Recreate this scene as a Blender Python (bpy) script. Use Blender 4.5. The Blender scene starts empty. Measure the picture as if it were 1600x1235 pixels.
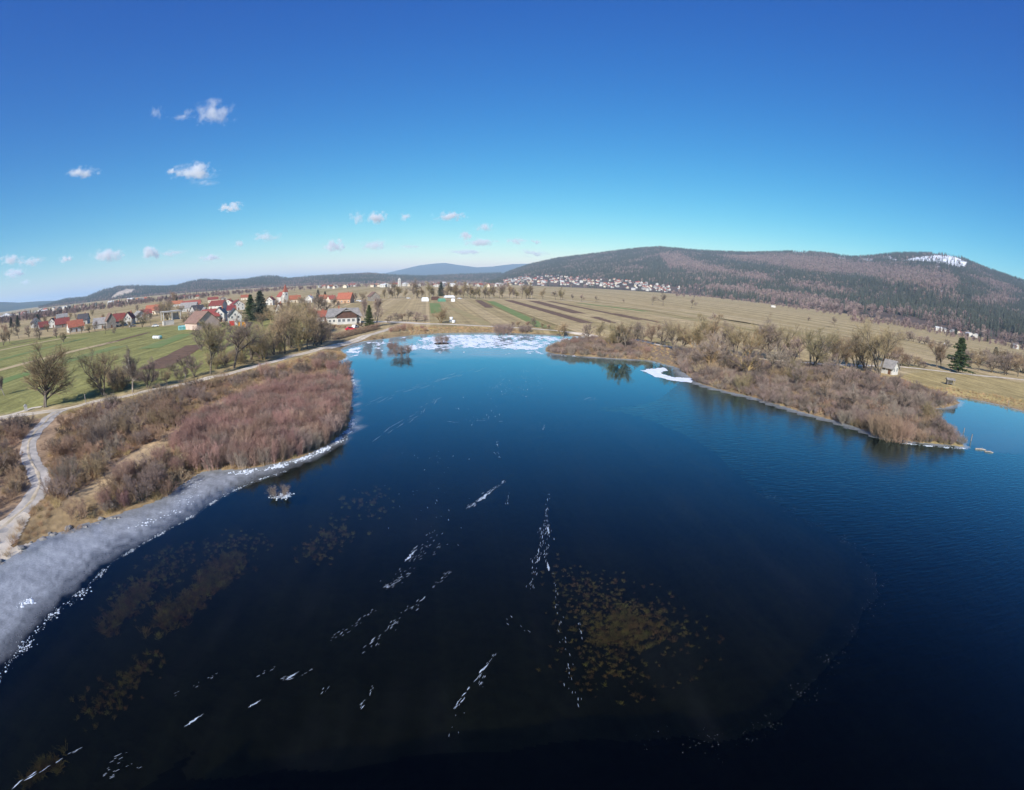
import bpy, math, random
import numpy as np
from mathutils import Matrix, Vector

rng = np.random.default_rng(7)
random.seed(7)
scene = bpy.context.scene
COL = scene.collection

# ------------------------------------------------------------------ camera
CAM_H = 20.0            # drone height above the lake, metres
FPX = 800.0             # fisheye scale: photo pixels per radian (photo is 1600 x 1235)
PITCH = (617.5 - 438.0) / FPX
ROLL = math.radians(1.2)
_f = np.array([0, math.cos(PITCH), -math.sin(PITCH)])
_u0 = np.array([0, math.sin(PITCH), math.cos(PITCH)])
_r0 = np.array([1.0, 0, 0])
_r = _r0 * math.cos(ROLL) + _u0 * math.sin(ROLL)
_u = -_r0 * math.sin(ROLL) + _u0 * math.cos(ROLL)
cam_data = bpy.data.cameras.new('camera')
cam_data.type = 'PANO'
cam_data.sensor_fit = 'HORIZONTAL'
cam_data.sensor_width = 36.0
cam_data.clip_start = 0.1
cam_data.clip_end = 200000.0
cam_data.panorama_type = 'FISHEYE_LENS_POLYNOMIAL'
cam_data.fisheye_fov = math.radians(170)
cam_data.fisheye_polynomial_k0 = 0.0
cam_data.fisheye_polynomial_k1 = -(1600.0 / 36.0) / FPX
cam_data.fisheye_polynomial_k2 = 0.0
cam_data.fisheye_polynomial_k3 = 0.0
cam_data.fisheye_polynomial_k4 = 0.0
cam = bpy.data.objects.new('camera', cam_data)
COL.objects.link(cam)
cam.matrix_world = Matrix(((_r[0], _u[0], -_f[0], 0), (_r[1], _u[1], -_f[1], 0), (_r[2], _u[2], -_f[2], CAM_H), (0, 0, 0, 1)))
scene.camera = cam

# ------------------------------------------------------------------ sky, sun, exposure
SUN_AZ = math.radians(180 + 15)      # clockwise from +Y: behind the camera, a little to the left
SUN_EL = math.radians(33)
world = bpy.data.worlds.new('World')
scene.world = world
world.use_nodes = True
wn = world.node_tree
wn.nodes.clear()
sky = wn.nodes.new('ShaderNodeTexSky')
sky.sky_type = 'NISHITA'
sky.sun_disc = False
sky.sun_elevation = SUN_EL
sky.sun_rotation = SUN_AZ
sky.altitude = 600
sky.air_density = 1.0
sky.dust_density = 0.1
sky.ozone_density = 5.0
bg = wn.nodes.new('ShaderNodeBackground')
bg.inputs['Strength'].default_value = 0.066
wo = wn.nodes.new('ShaderNodeOutputWorld')
sky_hs = wn.nodes.new('ShaderNodeHueSaturation')
sky_hs.inputs['Saturation'].default_value = 1.17
sky_tint = wn.nodes.new('ShaderNodeMix'); sky_tint.data_type = 'RGBA'; sky_tint.blend_type = 'MULTIPLY'; sky_tint.inputs[0].default_value = 1.0
sky_tint.inputs[7].default_value = (0.86, 1.0, 1.05, 1)
wn.links.new(sky.outputs[0], sky_hs.inputs['Color'])
sky_gamma = wn.nodes.new('ShaderNodeGamma'); sky_gamma.inputs['Gamma'].default_value = 1.3
wn.links.new(sky_hs.outputs[0], sky_gamma.inputs['Color'])
wn.links.new(sky_gamma.outputs[0], sky_tint.inputs[6])
# camera-like colour response of the sky, one power per channel
sky_sep = wn.nodes.new('ShaderNodeSeparateColor'); sky_com = wn.nodes.new('ShaderNodeCombineColor')
wn.links.new(sky_tint.outputs[2], sky_sep.inputs[0])
for ch, (kk, aa) in enumerate(((1.58, 1.62), (1.0, 0.88), (0.5, 0.74))):
    m1 = wn.nodes.new('ShaderNodeMath'); m1.operation = 'MULTIPLY'; m1.inputs[1].default_value = 0.0933
    m2 = wn.nodes.new('ShaderNodeMath'); m2.operation = 'POWER'; m2.inputs[1].default_value = kk
    m3 = wn.nodes.new('ShaderNodeMath'); m3.operation = 'MULTIPLY'; m3.inputs[1].default_value = aa / 0.0933
    wn.links.new(sky_sep.outputs[ch], m1.inputs[0]); wn.links.new(m1.outputs[0], m2.inputs[0]); wn.links.new(m2.outputs[0], m3.inputs[0]); wn.links.new(m3.outputs[0], sky_com.inputs[ch])
wn.links.new(sky_com.outputs[0], bg.inputs[0])
wn.links.new(bg.outputs[0], wo.inputs[0])
sun_data = bpy.data.lights.new('sun', 'SUN')
sun_data.energy = 4.6
sun_data.angle = math.radians(0.53)
sun_data.color = (1.0, 0.955, 0.89)
sun = bpy.data.objects.new('sun', sun_data)
COL.objects.link(sun)
_sd = Vector((math.sin(SUN_AZ) * math.cos(SUN_EL), math.cos(SUN_AZ) * math.cos(SUN_EL), math.sin(SUN_EL)))
sun.rotation_euler = _sd.to_track_quat('Z', 'Y').to_euler()
sun.location = (0, 0, 300)
scene.view_settings.view_transform = 'Standard'
scene.view_settings.look = 'None'
scene.view_settings.exposure = 0.5
scene.view_settings.gamma = 1.0
scene.view_settings.use_curve_mapping = False
scene.cycles.max_bounces = 6
scene.cycles.transparent_max_bounces = 12
scene.cycles.volume_bounces = 3
scene.cycles.use_denoising = True

# ------------------------------------------------------------------ photo pixel <-> place
def ray(px, py):
    px = np.asarray(px, float); py = np.asarray(py, float)
    u = (px - 800) / FPX; v = -(py - 617.5) / FPX
    t = np.hypot(u, v) + 1e-9
    k = np.sin(t) / t
    return _f * np.cos(t)[..., None] + _r * (u * k)[..., None] + _u * (v * k)[..., None]
def G(px, py, z=1.0):
    """ground point (x, y) seen at a photo pixel, at height z"""
    d = ray(px, py); k = (z - CAM_H) / d[..., 2]
    return np.stack([d[..., 0] * k, d[..., 1] * k], -1)
def GP(pts, z=1.0):
    a = np.array(pts, float); return G(a[:, 0], a[:, 1], z)
def PX(x, y, z):
    d = np.stack([np.asarray(x, float), np.asarray(y, float), np.asarray(z, float) - CAM_H], -1)
    d = d / np.linalg.norm(d, axis=-1, keepdims=True)
    t = np.arccos(np.clip(d @ _f, -1, 1)); a = d @ _r; b = d @ _u; n = np.hypot(a, b) + 1e-12
    return 800 + a / n * t * FPX, 617.5 - b / n * t * FPX
def inside(P, poly):
    P = np.asarray(P, float); poly = np.asarray(poly, float)
    x, y = P[..., 0], P[..., 1]; c = np.zeros(x.shape, bool)
    j = len(poly) - 1
    for i in range(len(poly)):
        xi, yi = poly[i]; xj, yj = poly[j]
        if yi != yj:
            m = ((yi > y) != (yj > y)) & (x < (xj - xi) * (y - yi) / (yj - yi) + xi)
            c ^= m
        j = i
    return c
def pdist(P, line, closed=False):
    P = np.asarray(P, float); L = np.asarray(line, float)
    best = np.full(P.shape[:-1], 1e18)
    n = len(L)
    for i in range(n if closed else n - 1):
        a = L[i]; b = L[(i + 1) % n]; ab = b - a; l2 = max(ab @ ab, 1e-12)
        t = np.clip(((P[..., 0] - a[0]) * ab[0] + (P[..., 1] - a[1]) * ab[1]) / l2, 0, 1)
        dx = P[..., 0] - a[0] - t * ab[0]; dy = P[..., 1] - a[1] - t * ab[1]
        best = np.minimum(best, dx * dx + dy * dy)
    return np.sqrt(best)
def sdist(P, poly):
    d = pdist(P, poly, True); return np.where(inside(P, poly), -d, d)
def sstep(a, b, x):
    t = np.clip((x - a) / (b - a), 0, 1); return t * t * (3 - 2 * t)
_ph = np.random.default_rng(3).uniform(0, 6.28, (40, 2)); _dr = np.random.default_rng(4).uniform(0, 6.28, 40)
def wob(x, y, wl, oct=4, seed=0):
    """smooth pseudo-noise in about -1..1"""
    s = 0.0; a = 1.0; tot = 0.0
    for o in range(oct):
        for q in range(3):
            i = (seed * 7 + o * 3 + q) % 40
            k = 6.28 / wl * (2 ** o) * (0.8 + 0.13 * q)
            s = s + a * np.sin(k * (x * math.cos(_dr[i]) + y * math.sin(_dr[i])) + _ph[i, 0] + 1.3 * np.sin(k * 0.6 * (-x * math.sin(_dr[i]) + y * math.cos(_dr[i])) + _ph[i, 1]))
            tot += a
        a *= 0.55
    return s / tot * 1.6
def smooth_line(pts, n=6):
    """Catmull-Rom through points"""
    P = np.asarray(pts, float); P = np.vstack([2 * P[0] - P[1], P, 2 * P[-1] - P[-2]])
    out = []
    for i in range(1, len(P) - 2):
        for t in np.arange(n) / n:
            a, b, c, d = P[i - 1], P[i], P[i + 1], P[i + 2]
            out.append(0.5 * (2 * b + (c - a) * t + (2 * a - 5 * b + 4 * c - d) * t * t + (3 * b - a - 3 * c + d) * t ** 3))
    out.append(P[-2]); return np.array(out)

# ------------------------------------------------------------------ object and mesh helpers
def fast_mesh(name, V, F, mats=(), midx=None, smooth=False):
    V = np.asarray(V, np.float32); F = np.asarray(F, np.int32)
    me = bpy.data.meshes.new(name)
    me.vertices.add(len(V)); me.vertices.foreach_set('co', V.ravel())
    k = F.shape[1]
    me.loops.add(F.size); me.loops.foreach_set('vertex_index', F.ravel())
    me.polygons.add(len(F)); me.polygons.foreach_set('loop_start', np.arange(0, F.size, k, dtype=np.int32))
    for m in mats: me.materials.append(m)
    if midx is not None: me.polygons.foreach_set('material_index', np.asarray(midx, np.int32))
    me.update(calc_edges=True)
    me.polygons.foreach_set('use_smooth', np.full(len(F), smooth))
    return me
def link(name, me, parent=None, loc=None, rz=0.0):
    o = bpy.data.objects.new(name, me); COL.objects.link(o)
    if parent is not None: o.parent = parent
    if loc is not None: o.location = loc
    if rz: o.rotation_euler = (0, 0, rz)
    return o
def tag(o, label=None, cat=None, group=None, kind=None):
    if label: o['label'] = label
    if cat: o['category'] = cat
    if group: o['group'] = group
    if kind: o['kind'] = kind
    return o
def empty(name, loc, rz=0.0, s=1.0):
    o = bpy.data.objects.new(name, None); COL.objects.link(o); o.location = loc; o.rotation_euler = (0, 0, rz); o.scale = (s, s, s)
    o.empty_display_size = 0.5
    return o
class MB:
    """collects boxes, prisms and tubes into one mesh"""
    def __init__(s): s.v = []; s.f = []; s.m = []
    def add(s, V, F, m=0):
        o = len(s.v); s.v += [tuple(p) for p in V]; s.f += [tuple(i + o for i in q) for q in F]; s.m += [m] * len(F); return s
    def box(s, x0, x1, y0, y1, z0, z1, m=0):
        return s.add([(x0, y0, z0), (x1, y0, z0), (x1, y1, z0), (x0, y1, z0), (x0, y0, z1), (x1, y0, z1), (x1, y1, z1), (x0, y1, z1)],
                     [(0, 3, 2, 1), (4, 5, 6, 7), (0, 1, 5, 4), (1, 2, 6, 5), (2, 3, 7, 6), (3, 0, 4, 7)], m)
    def extrude(s, prof, a, b, axis='x', m=0):
        """profile of (p, q) extruded from a to b; axis x: (p,q)->(y,z), axis y: (p,q)->(x,z), axis z: (p,q)->(x,y)"""
        n = len(prof)
        def pt(p, q, t): return {'x': (t, p, q), 'y': (p, t, q), 'z': (p, q, t)}[axis]
        V = [pt(p, q, a) for p, q in prof] + [pt(p, q, b) for p, q in prof]
        F = [tuple(range(n))[::-1], tuple(range(n, 2 * n))] + [(i, (i + 1) % n, n + (i + 1) % n, n + i) for i in range(n)]
        return s.add(V, F, m)
    def tube(s, p0, p1, r0, r1, k=6, m=0):
        p0 = Vector(p0); p1 = Vector(p1); d = (p1 - p0).normalized()
        a = d.orthogonal().normalized(); b = d.cross(a)
        V = [p0 + (a * math.cos(6.2832 * i / k) + b * math.sin(6.2832 * i / k)) * r0 for i in range(k)] + [p1 + (a * math.cos(6.2832 * i / k) + b * math.sin(6.2832 * i / k)) * r1 for i in range(k)]
        F = [(i, (i + 1) % k, k + (i + 1) % k, k + i) for i in range(k)] + [tuple(range(k))[::-1], tuple(range(k, 2 * k))]
        return s.add(V, F, m)
    def mesh(s, name, mats, smooth=False):
        me = bpy.data.meshes.new(name); me.from_pydata(s.v, [], s.f)
        for m in (mats if isinstance(mats, (list, tuple)) else [mats]): me.materials.append(m)
        me.polygons.foreach_set('material_index', np.array(s.m, np.int32))
        import bmesh
        bm = bmesh.new(); bm.from_mesh(me); bmesh.ops.recalc_face_normals(bm, faces=bm.faces); bm.to_mesh(me); bm.free()
        if smooth: me.polygons.foreach_set('use_smooth', np.full(len(me.polygons), True))
        return me
    def build(s, name, mats, parent=None, loc=None, rz=0.0, smooth=False):
        return link(name, s.mesh(name, mats, smooth), parent, loc, rz)
def copy_tree(o, parent=None):
    c = o.copy(); COL.objects.link(c); c.parent = parent
    for ch in list(o.children): copy_tree(ch, c)
    return c

# ------------------------------------------------------------------ materials
def nodes(mat):
    mat.use_nodes = True; nt = mat.node_tree
    return nt, nt.nodes, nt.links
def surf(name, col, col2=None, scale=3.0, rough=0.85, rnd=0.0, bump=0.0, bscale=None, spec=0.3, contrast=(0.35, 0.65), coord='Object', metallic=0.0):
    """procedural matte surface: two tones mixed by noise, with an optional shade per object"""
    m = bpy.data.materials.new(name); nt, N, L = nodes(m)
    b = N['Principled BSDF']; b.inputs['Roughness'].default_value = rough; b.inputs['Specular IOR Level'].default_value = spec; b.inputs['Metallic'].default_value = metallic
    tc = N.new('ShaderNodeTexCoord')
    nz = N.new('ShaderNodeTexNoise'); nz.inputs['Scale'].default_value = scale; nz.inputs['Detail'].default_value = 5
    L.new(tc.outputs[coord], nz.inputs['Vector'])
    rp = N.new('ShaderNodeValToRGB'); rp.color_ramp.elements[0].position = contrast[0]; rp.color_ramp.elements[1].position = contrast[1]
    c2 = col2 or tuple(c * 0.72 for c in col)
    rp.color_ramp.elements[0].color = (*c2, 1); rp.color_ramp.elements[1].color = (*col, 1)
    L.new(nz.outputs['Fac'], rp.inputs[0]); out = rp.outputs[0]
    if rnd:
        oi = N.new('ShaderNodeObjectInfo'); mr = N.new('ShaderNodeMapRange'); mr.inputs['To Min'].default_value = 1 - rnd; mr.inputs['To Max'].default_value = 1 + rnd
        L.new(oi.outputs['Random'], mr.inputs['Value'])
        hs = N.new('ShaderNodeHueSaturation'); L.new(mr.outputs[0], hs.inputs['Value']); L.new(out, hs.inputs['Color'])
        m2 = N.new('ShaderNodeMath'); m2.operation = 'MULTIPLY'; m2.inputs[1].default_value = 7.31; fr = N.new('ShaderNodeMath'); fr.operation = 'FRACT'
        L.new(oi.outputs['Random'], m2.inputs[0]); L.new(m2.outputs[0], fr.inputs[0])
        mr2 = N.new('ShaderNodeMapRange'); mr2.inputs['To Min'].default_value = 0.5 - rnd * 0.07; mr2.inputs['To Max'].default_value = 0.5 + rnd * 0.07
        L.new(fr.outputs[0], mr2.inputs['Value']); L.new(mr2.outputs[0], hs.inputs['Hue']); out = hs.outputs[0]
    L.new(out, b.inputs['Base Color'])
    if bump:
        bp = N.new('ShaderNodeBump'); bp.inputs['Strength'].default_value = bump; bp.inputs['Distance'].default_value = 0.1
        n2 = N.new('ShaderNodeTexNoise'); n2.inputs['Scale'].default_value = bscale or scale * 3; n2.inputs['Detail'].default_value = 6
        L.new(tc.outputs[coord], n2.inputs['Vector']); L.new(n2.outputs['Fac'], bp.inputs['Height']); L.new(bp.outputs[0], b.inputs['Normal'])
    return m
def glassy(name, col=(0.03, 0.04, 0.05)):
    m = bpy.data.materials.new(name); nt, N, L = nodes(m); b = N['Principled BSDF']
    b.inputs['Base Color'].default_value = (*col, 1); b.inputs['Roughness'].default_value = 0.12
    return m

M = {}
M['twig_grey'] = surf('twig_grey', (0.32, 0.25, 0.2), (0.2, 0.15, 0.12), 0.6, rnd=0.28)
M['twig_brown'] = surf('twig_brown', (0.4, 0.285, 0.185), (0.25, 0.165, 0.105), 0.6, rnd=0.28)
M['twig_red'] = surf('twig_red', (0.4, 0.25, 0.195), (0.265, 0.155, 0.125), 0.5, rnd=0.25)
M['twig_orange'] = surf('twig_orange', (0.44, 0.29, 0.2), (0.3, 0.185, 0.125), 0.5, rnd=0.2)
M['twig_olive'] = surf('twig_olive', (0.35, 0.27, 0.15), (0.22, 0.165, 0.095), 0.6, rnd=0.25)
M['twig_dark'] = surf('twig_dark', (0.17, 0.13, 0.11), (0.1, 0.075, 0.065), 0.6, rnd=0.3)
M['twig_lilac'] = surf('twig_lilac', (0.35, 0.265, 0.215), (0.22, 0.16, 0.13), 0.6, rnd=0.25)
M['bark'] = surf('bark', (0.2, 0.165, 0.125), (0.1, 0.08, 0.06), 2.5, rnd=0.2, bump=0.4)
M['bark_yellow'] = surf('bark_yellow', (0.42, 0.3, 0.13), (0.2, 0.15, 0.09), 1.2, rnd=0.2)
M['bark_pale'] = surf('bark_pale', (0.5, 0.44, 0.38), (0.25, 0.21, 0.18), 2.0, rnd=0.2)
M['needles'] = surf('needles', (0.075, 0.1, 0.035), (0.035, 0.055, 0.022), 0.8, rnd=0.3)
M['needles_dark'] = surf('needles_dark', (0.062, 0.072, 0.05), (0.035, 0.045, 0.033), 0.3, rnd=0.35)
M['dry_grass'] = surf('dry_grass', (0.5, 0.36, 0.18), (0.34, 0.22, 0.11), 0.4, rnd=0.3)
M['forest_needles'] = surf('forest_needles', (0.08, 0.088, 0.066), (0.048, 0.055, 0.044), 0.3, rnd=0.35)
M['forest_bare'] = surf('forest_bare', (0.31, 0.225, 0.2), (0.21, 0.15, 0.135), 0.1, rnd=0.3)
M['gravel'] = surf('gravel', (0.68, 0.59, 0.47), (0.5, 0.43, 0.33), 0.35, bump=0.3, bscale=6, coord='Object')
M['soil'] = surf('soil', (0.19, 0.112, 0.065), (0.125, 0.075, 0.045), 0.5, bump=0.8, bscale=2.0)
M['field_green'] = surf('field_green', (0.15, 0.215, 0.055), (0.21, 0.23, 0.08), 0.12)
M['field_straw'] = surf('field_straw', (0.5, 0.38, 0.205), (0.42, 0.32, 0.165), 0.1)
M['field_olive'] = surf('field_olive', (0.31, 0.25, 0.105), (0.37, 0.285, 0.13), 0.1)
M['weed'] = surf('weed', (0.44, 0.27, 0.075), (0.16, 0.11, 0.045), 0.5, rnd=0.5)

# ------------------------------------------------------------------ lake outline
SHORE_LEFT = [(-60, 912), (0, 878), (50, 850), (95, 832), (150, 816), (215, 797), (262, 772), (300, 748), (330, 736), (370, 733), (430, 726), (490, 706), (525, 686), (546, 662), (541, 640),
              (548, 615), (549, 600), (541, 578), (529, 566), (545, 556), (531, 549), (545, 540), (572, 533), (605, 529), (645, 524), (690, 521), (745, 520), (800, 521), (870, 524), (935, 528)]
SHORE_RIGHT = [(900, 533), (868, 538), (850, 546), (868, 553), (950, 560), (1010, 563), (1032, 568), (1058, 575), (1082, 594), (1120, 608), (1180, 622), (1250, 643), (1330, 665), (1370, 680), (1420, 690), (1470, 695),
               (1510, 698), (1498, 689), (1483, 672), (1462, 652), (1458, 640), (1480, 637), (1502, 630), (1490, 621), (1540, 628), (1600, 643), (1700, 676)]
_sl = smooth_line(GP(SHORE_LEFT, 0.0), 3); _sr = smooth_line(GP(SHORE_RIGHT, 0.0), 3)
_dn = np.random.default_rng(5)
SHORE = np.vstack([_sl, _sr])
SHORE = SHORE + np.stack([wob(SHORE[:, 0], SHORE[:, 1], 7.0, 3, 1), wob(SHORE[:, 0], SHORE[:, 1], 7.0, 3, 2)], -1) * 0.45
LAKE = np.vstack([np.array([(-70., -150.), (-62., -40.), (-50., 6.)]), SHORE, np.array([(125., 45.), (190., 0.), (200., -150.)])])
_far_islets = [(G(690, 537, 0), 4.6), (G(628, 552, 0), 2.4), (G(614, 545, 0), 2.2)]

BANK_L = np.vstack([GP([(-200, 720), (0, 668), (100, 646), (300, 604), (450, 566), (600, 526), (660, 515)], 1.0), GP([(700, 519)], 0), GP(SHORE_LEFT[::-1][5:], 0.0), GP([(-100, 935), (-300, 960)], 1.0)])
BANK_R = np.vstack([GP([(930, 527), (1000, 530), (1060, 543), (1150, 553), (1300, 572), (1400, 590), (1450, 606), (1490, 621)], 1.0), GP([(1502, 632), (1462, 645), (1500, 690), (1420, 690), (1250, 643), (1082, 594), (950, 560), (850, 546)], 0.0)])
MEADOW_L = GP([(-300, 640), (0, 650), (130, 628), (300, 590), (420, 553), (500, 530), (480, 505), (430, 492), (340, 505), (260, 510), (200, 512), (120, 522), (0, 535), (-200, 560)], 1.0)
MEADOW_R = GP([(1395, 588), (1450, 578), (1600, 598), (1800, 630), (1800, 700), (1600, 645), (1500, 622), (1440, 606)], 1.0)

def land_z(x, y):
    """height of the land away from the shore"""
    r = np.hypot(x, y)
    near = sstep(260, 60, r)
    return 1.0 + near * 0.22 * wob(x, y, 14, 3, 4) * sstep(25, 60, r)
def ground_z(x, y):
    P = np.stack([x, y], -1)
    near = np.hypot(x, y) < 420
    z = land_z(x, y)
    d = np.full(x.shape, 1e3)
    if near.any():
        d[near] = sdist(P[near], LAKE)
    bed = -np.minimum(2.3, 0.1 + (-d) * 0.16) - 0.25 * (1 + wob(x, y, 16, 3, 6)) * sstep(1, 8, -d)
    for (c, rr) in _far_islets:
        bed = np.maximum(bed, 0.18 - (np.hypot(x - c[0], (y - c[1]) * 0.8) / rr) ** 2 * 0.6)
    z = np.where(d < 0, bed, 0.05 + (z - 0.05) * sstep(0, 5.5, d))
    return z, d

# ------------------------------------------------------------------ ground sheet
_az = np.concatenate([np.arange(-75, 75.01, 0.25), np.arange(78, 283, 3.0)])
_rr = [0.5]
while _rr[-1] < 620: _rr.append(_rr[-1] + max(0.5, 0.0088 * _rr[-1]))
while _rr[-1] < 42000: _rr.append(_rr[-1] * 1.045)
_rr = np.array(_rr)
A, RR = np.meshgrid(np.radians(_az), _rr)
gx = RR * np.sin(A); gy = RR * np.cos(A)
gz, gd = ground_z(gx.ravel(), gy.ravel())
na, nr = len(_az), len(_rr)
I = np.arange(na * nr).reshape(nr, na)
def ring_faces(I):
    J = np.roll(I, -1, axis=1)
    return np.stack([I[:-1], J[:-1], J[1:], I[1:]], -1).reshape(-1, 4)
gF = ring_faces(I)
V = np.stack([gx.ravel(), gy.ravel(), gz], -1)
Pg = V[:, :2]
tint = np.zeros((len(V), 4), np.float32)
nearg = np.hypot(Pg[:, 0], Pg[:, 1]) < 450
Pn = Pg[nearg]
def lay(poly, col, soft, d=None):
    dd = sdist(Pn, poly) if d is None else d
    w = (sstep(soft, -soft, dd))[:, None]
    t = tint[nearg]; t[:, :3] = t[:, :3] * (1 - w) + np.array(col) * w; t[:, 3:] = np.maximum(t[:, 3:], w); tint[nearg] = t
tint[:, :3] = (0.3, 0.25, 0.13)
lay(MEADOW_L, (0.27, 0.255, 0.09), 3.0)
lay(MEADOW_R, (0.41, 0.315, 0.14), 2.0)
lay(BANK_L, (0.36, 0.245, 0.15), 1.5)
lay(None, (0.5, 0.36, 0.2), 0.9, pdist(Pn, GP([(70, 830), (95, 806), (150, 762), (215, 716), (290, 668), (350, 632), (430, 602)], 1.0)) - 1.7)
lay(BANK_R, (0.25, 0.185, 0.125), 1.5)
dn_ = gd[nearg]
lay(None, (0.33, 0.235, 0.125), 2.0, np.where(Pn[:, 0] > 5, 1e3, dn_ - 5.0))
lay(None, (0.3, 0.215, 0.125), 1.0, np.where((Pn[:, 0] > 5) & (Pn[:, 1] > 60), dn_ - 2.0, 1e3))                    # dry rim above the water line
lay(None, (0.022, 0.022, 0.014), 0.5, dn_ + 0.6)                  # lake bed
gm = fast_mesh('ground', V, gF, smooth=True)
at = gm.attributes.new('tint', 'FLOAT_COLOR', 'POINT'); at.data.foreach_set('color', tint.ravel())
mat = bpy.data.materials.new('ground'); nt, N, L = nodes(mat); b = N['Principled BSDF']; b.inputs['Roughness'].default_value = 0.95; b.inputs['Specular IOR Level'].default_value = 0.1
geo = N.new('ShaderNodeNewGeometry')
# farmland strips: long parallel plots, straw, olive and green, each with its own tone
dt = N.new('ShaderNodeVectorMath'); dt.operation = 'DOT_PRODUCT'; dt.inputs[1].default_value = (0.985, 0.17, 0); L.new(geo.outputs['Position'], dt.inputs[0])
dl = N.new('ShaderNodeVectorMath'); dl.operation = 'DOT_PRODUCT'; dl.inputs[1].default_value = (-0.17, 0.985, 0); L.new(geo.outputs['Position'], dl.inputs[0])
wz = N.new('ShaderNodeTexNoise'); wz.inputs['Scale'].default_value = 0.004; L.new(geo.outputs['Position'], wz.inputs['Vector'])
cb = N.new('ShaderNodeCombineXYZ'); L.new(dt.outputs['Value'], cb.inputs[0])
ml = N.new('ShaderNodeMath'); ml.operation = 'MULTIPLY'; ml.inputs[1].default_value = 0.012; L.new(dl.outputs['Value'], ml.inputs[0]); L.new(ml.outputs[0], cb.inputs[1])
vor = N.new('ShaderNodeTexVoronoi'); vor.inputs['Scale'].default_value = 0.085; vor.inputs['Randomness'].default_value = 0.9; L.new(cb.outputs[0], vor.inputs['Vector'])
sep = N.new('ShaderNodeSeparateColor'); L.new(vor.outputs['Color'], sep.inputs[0])
rp = N.new('ShaderNodeValToRGB'); rp.color_ramp.interpolation = 'LINEAR'; e = rp.color_ramp.elements
e[0].position = 0; e[0].color = (0.3, 0.24, 0.105, 1); e[1].position = 1; e[1].color = (0.54, 0.41, 0.235, 1)
for p_, c_ in ((0.1, (0.39, 0.295, 0.145)), (0.3, (0.45, 0.34, 0.18)), (0.5, (0.36, 0.28, 0.135)), (0.7, (0.5, 0.38, 0.21)), (0.85, (0.42, 0.32, 0.165))):
    q = e.new(p_); q.color = (*c_, 1)
L.new(sep.outputs[0], rp.inputs[0])
ta = N.new('ShaderNodeAttribute'); ta.attribute_name = 'tint'
mx = N.new('ShaderNodeMix'); mx.data_type = 'RGBA'; L.new(ta.outputs['Alpha'], mx.inputs[0]); L.new(rp.outputs[0], mx.inputs[6]); L.new(ta.outputs['Color'], mx.inputs[7])
n1 = N.new('ShaderNodeTexNoise'); n1.inputs['Scale'].default_value = 0.09; n1.inputs['Detail'].default_value = 8; n1.inputs['Roughness'].default_value = 0.65; L.new(geo.outputs['Position'], n1.inputs['Vector'])
n2 = N.new('ShaderNodeTexNoise'); n2.inputs['Scale'].default_value = 1.3; n2.inputs['Detail'].default_value = 6; L.new(geo.outputs['Position'], n2.inputs['Vector'])
mr = N.new('ShaderNodeMapRange'); mr.inputs['From Min'].default_value = 0.3; mr.inputs['From Max'].default_value = 0.7; mr.inputs['To Min'].default_value = 0.72; mr.inputs['To Max'].default_value = 1.22; L.new(n1.outputs['Fac'], mr.inputs['Value'])
mr2 = N.new('ShaderNodeMapRange'); mr2.inputs['From Min'].default_value = 0.3; mr2.inputs['From Max'].default_value = 0.7; mr2.inputs['To Min'].default_value = 0.8; mr2.inputs['To Max'].default_value = 1.2; L.new(n2.outputs['Fac'], mr2.inputs['Value'])
mm = N.new('ShaderNodeMath'); mm.operation = 'MULTIPLY'; L.new(mr.outputs[0], mm.inputs[0]); L.new(mr2.outputs[0], mm.inputs[1])
nf = N.new('ShaderNodeTexNoise'); nf.noise_dimensions = '1D'; nf.inputs['Scale'].default_value = 0.3; nf.inputs['Detail'].default_value = 4; nf.inputs['Roughness'].default_value = 0.7; L.new(dt.outputs['Value'], nf.inputs['W'])
mrf = N.new('ShaderNodeMapRange'); mrf.inputs['From Min'].default_value = 0.3; mrf.inputs['From Max'].default_value = 0.65; mrf.inputs['To Min'].default_value = 0.72; mrf.inputs['To Max'].default_value = 1.1; L.new(nf.outputs['Fac'], mrf.inputs['Value'])
mmf = N.new('ShaderNodeMath'); mmf.operation = 'MULTIPLY'; L.new(mm.outputs[0], mmf.inputs[0]); L.new(mrf.outputs[0], mmf.inputs[1]); mm = mmf
hs = N.new('ShaderNodeHueSaturation'); L.new(mm.outputs[0], hs.inputs['Value']); L.new(mx.outputs[2], hs.inputs['Color']); L.new(hs.outputs[0], b.inputs['Base Color'])
bp = N.new('ShaderNodeBump'); bp.inputs['Strength'].default_value = 0.6; bp.inputs['Distance'].default_value = 0.25; L.new(n2.outputs['Fac'], bp.inputs['Height']); L.new(bp.outputs[0], b.inputs['Normal'])
gm.materials.append(mat)
tag(link('ground', gm), 'flat valley ground of dry winter grass and farmland strips', kind='structure')

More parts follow.
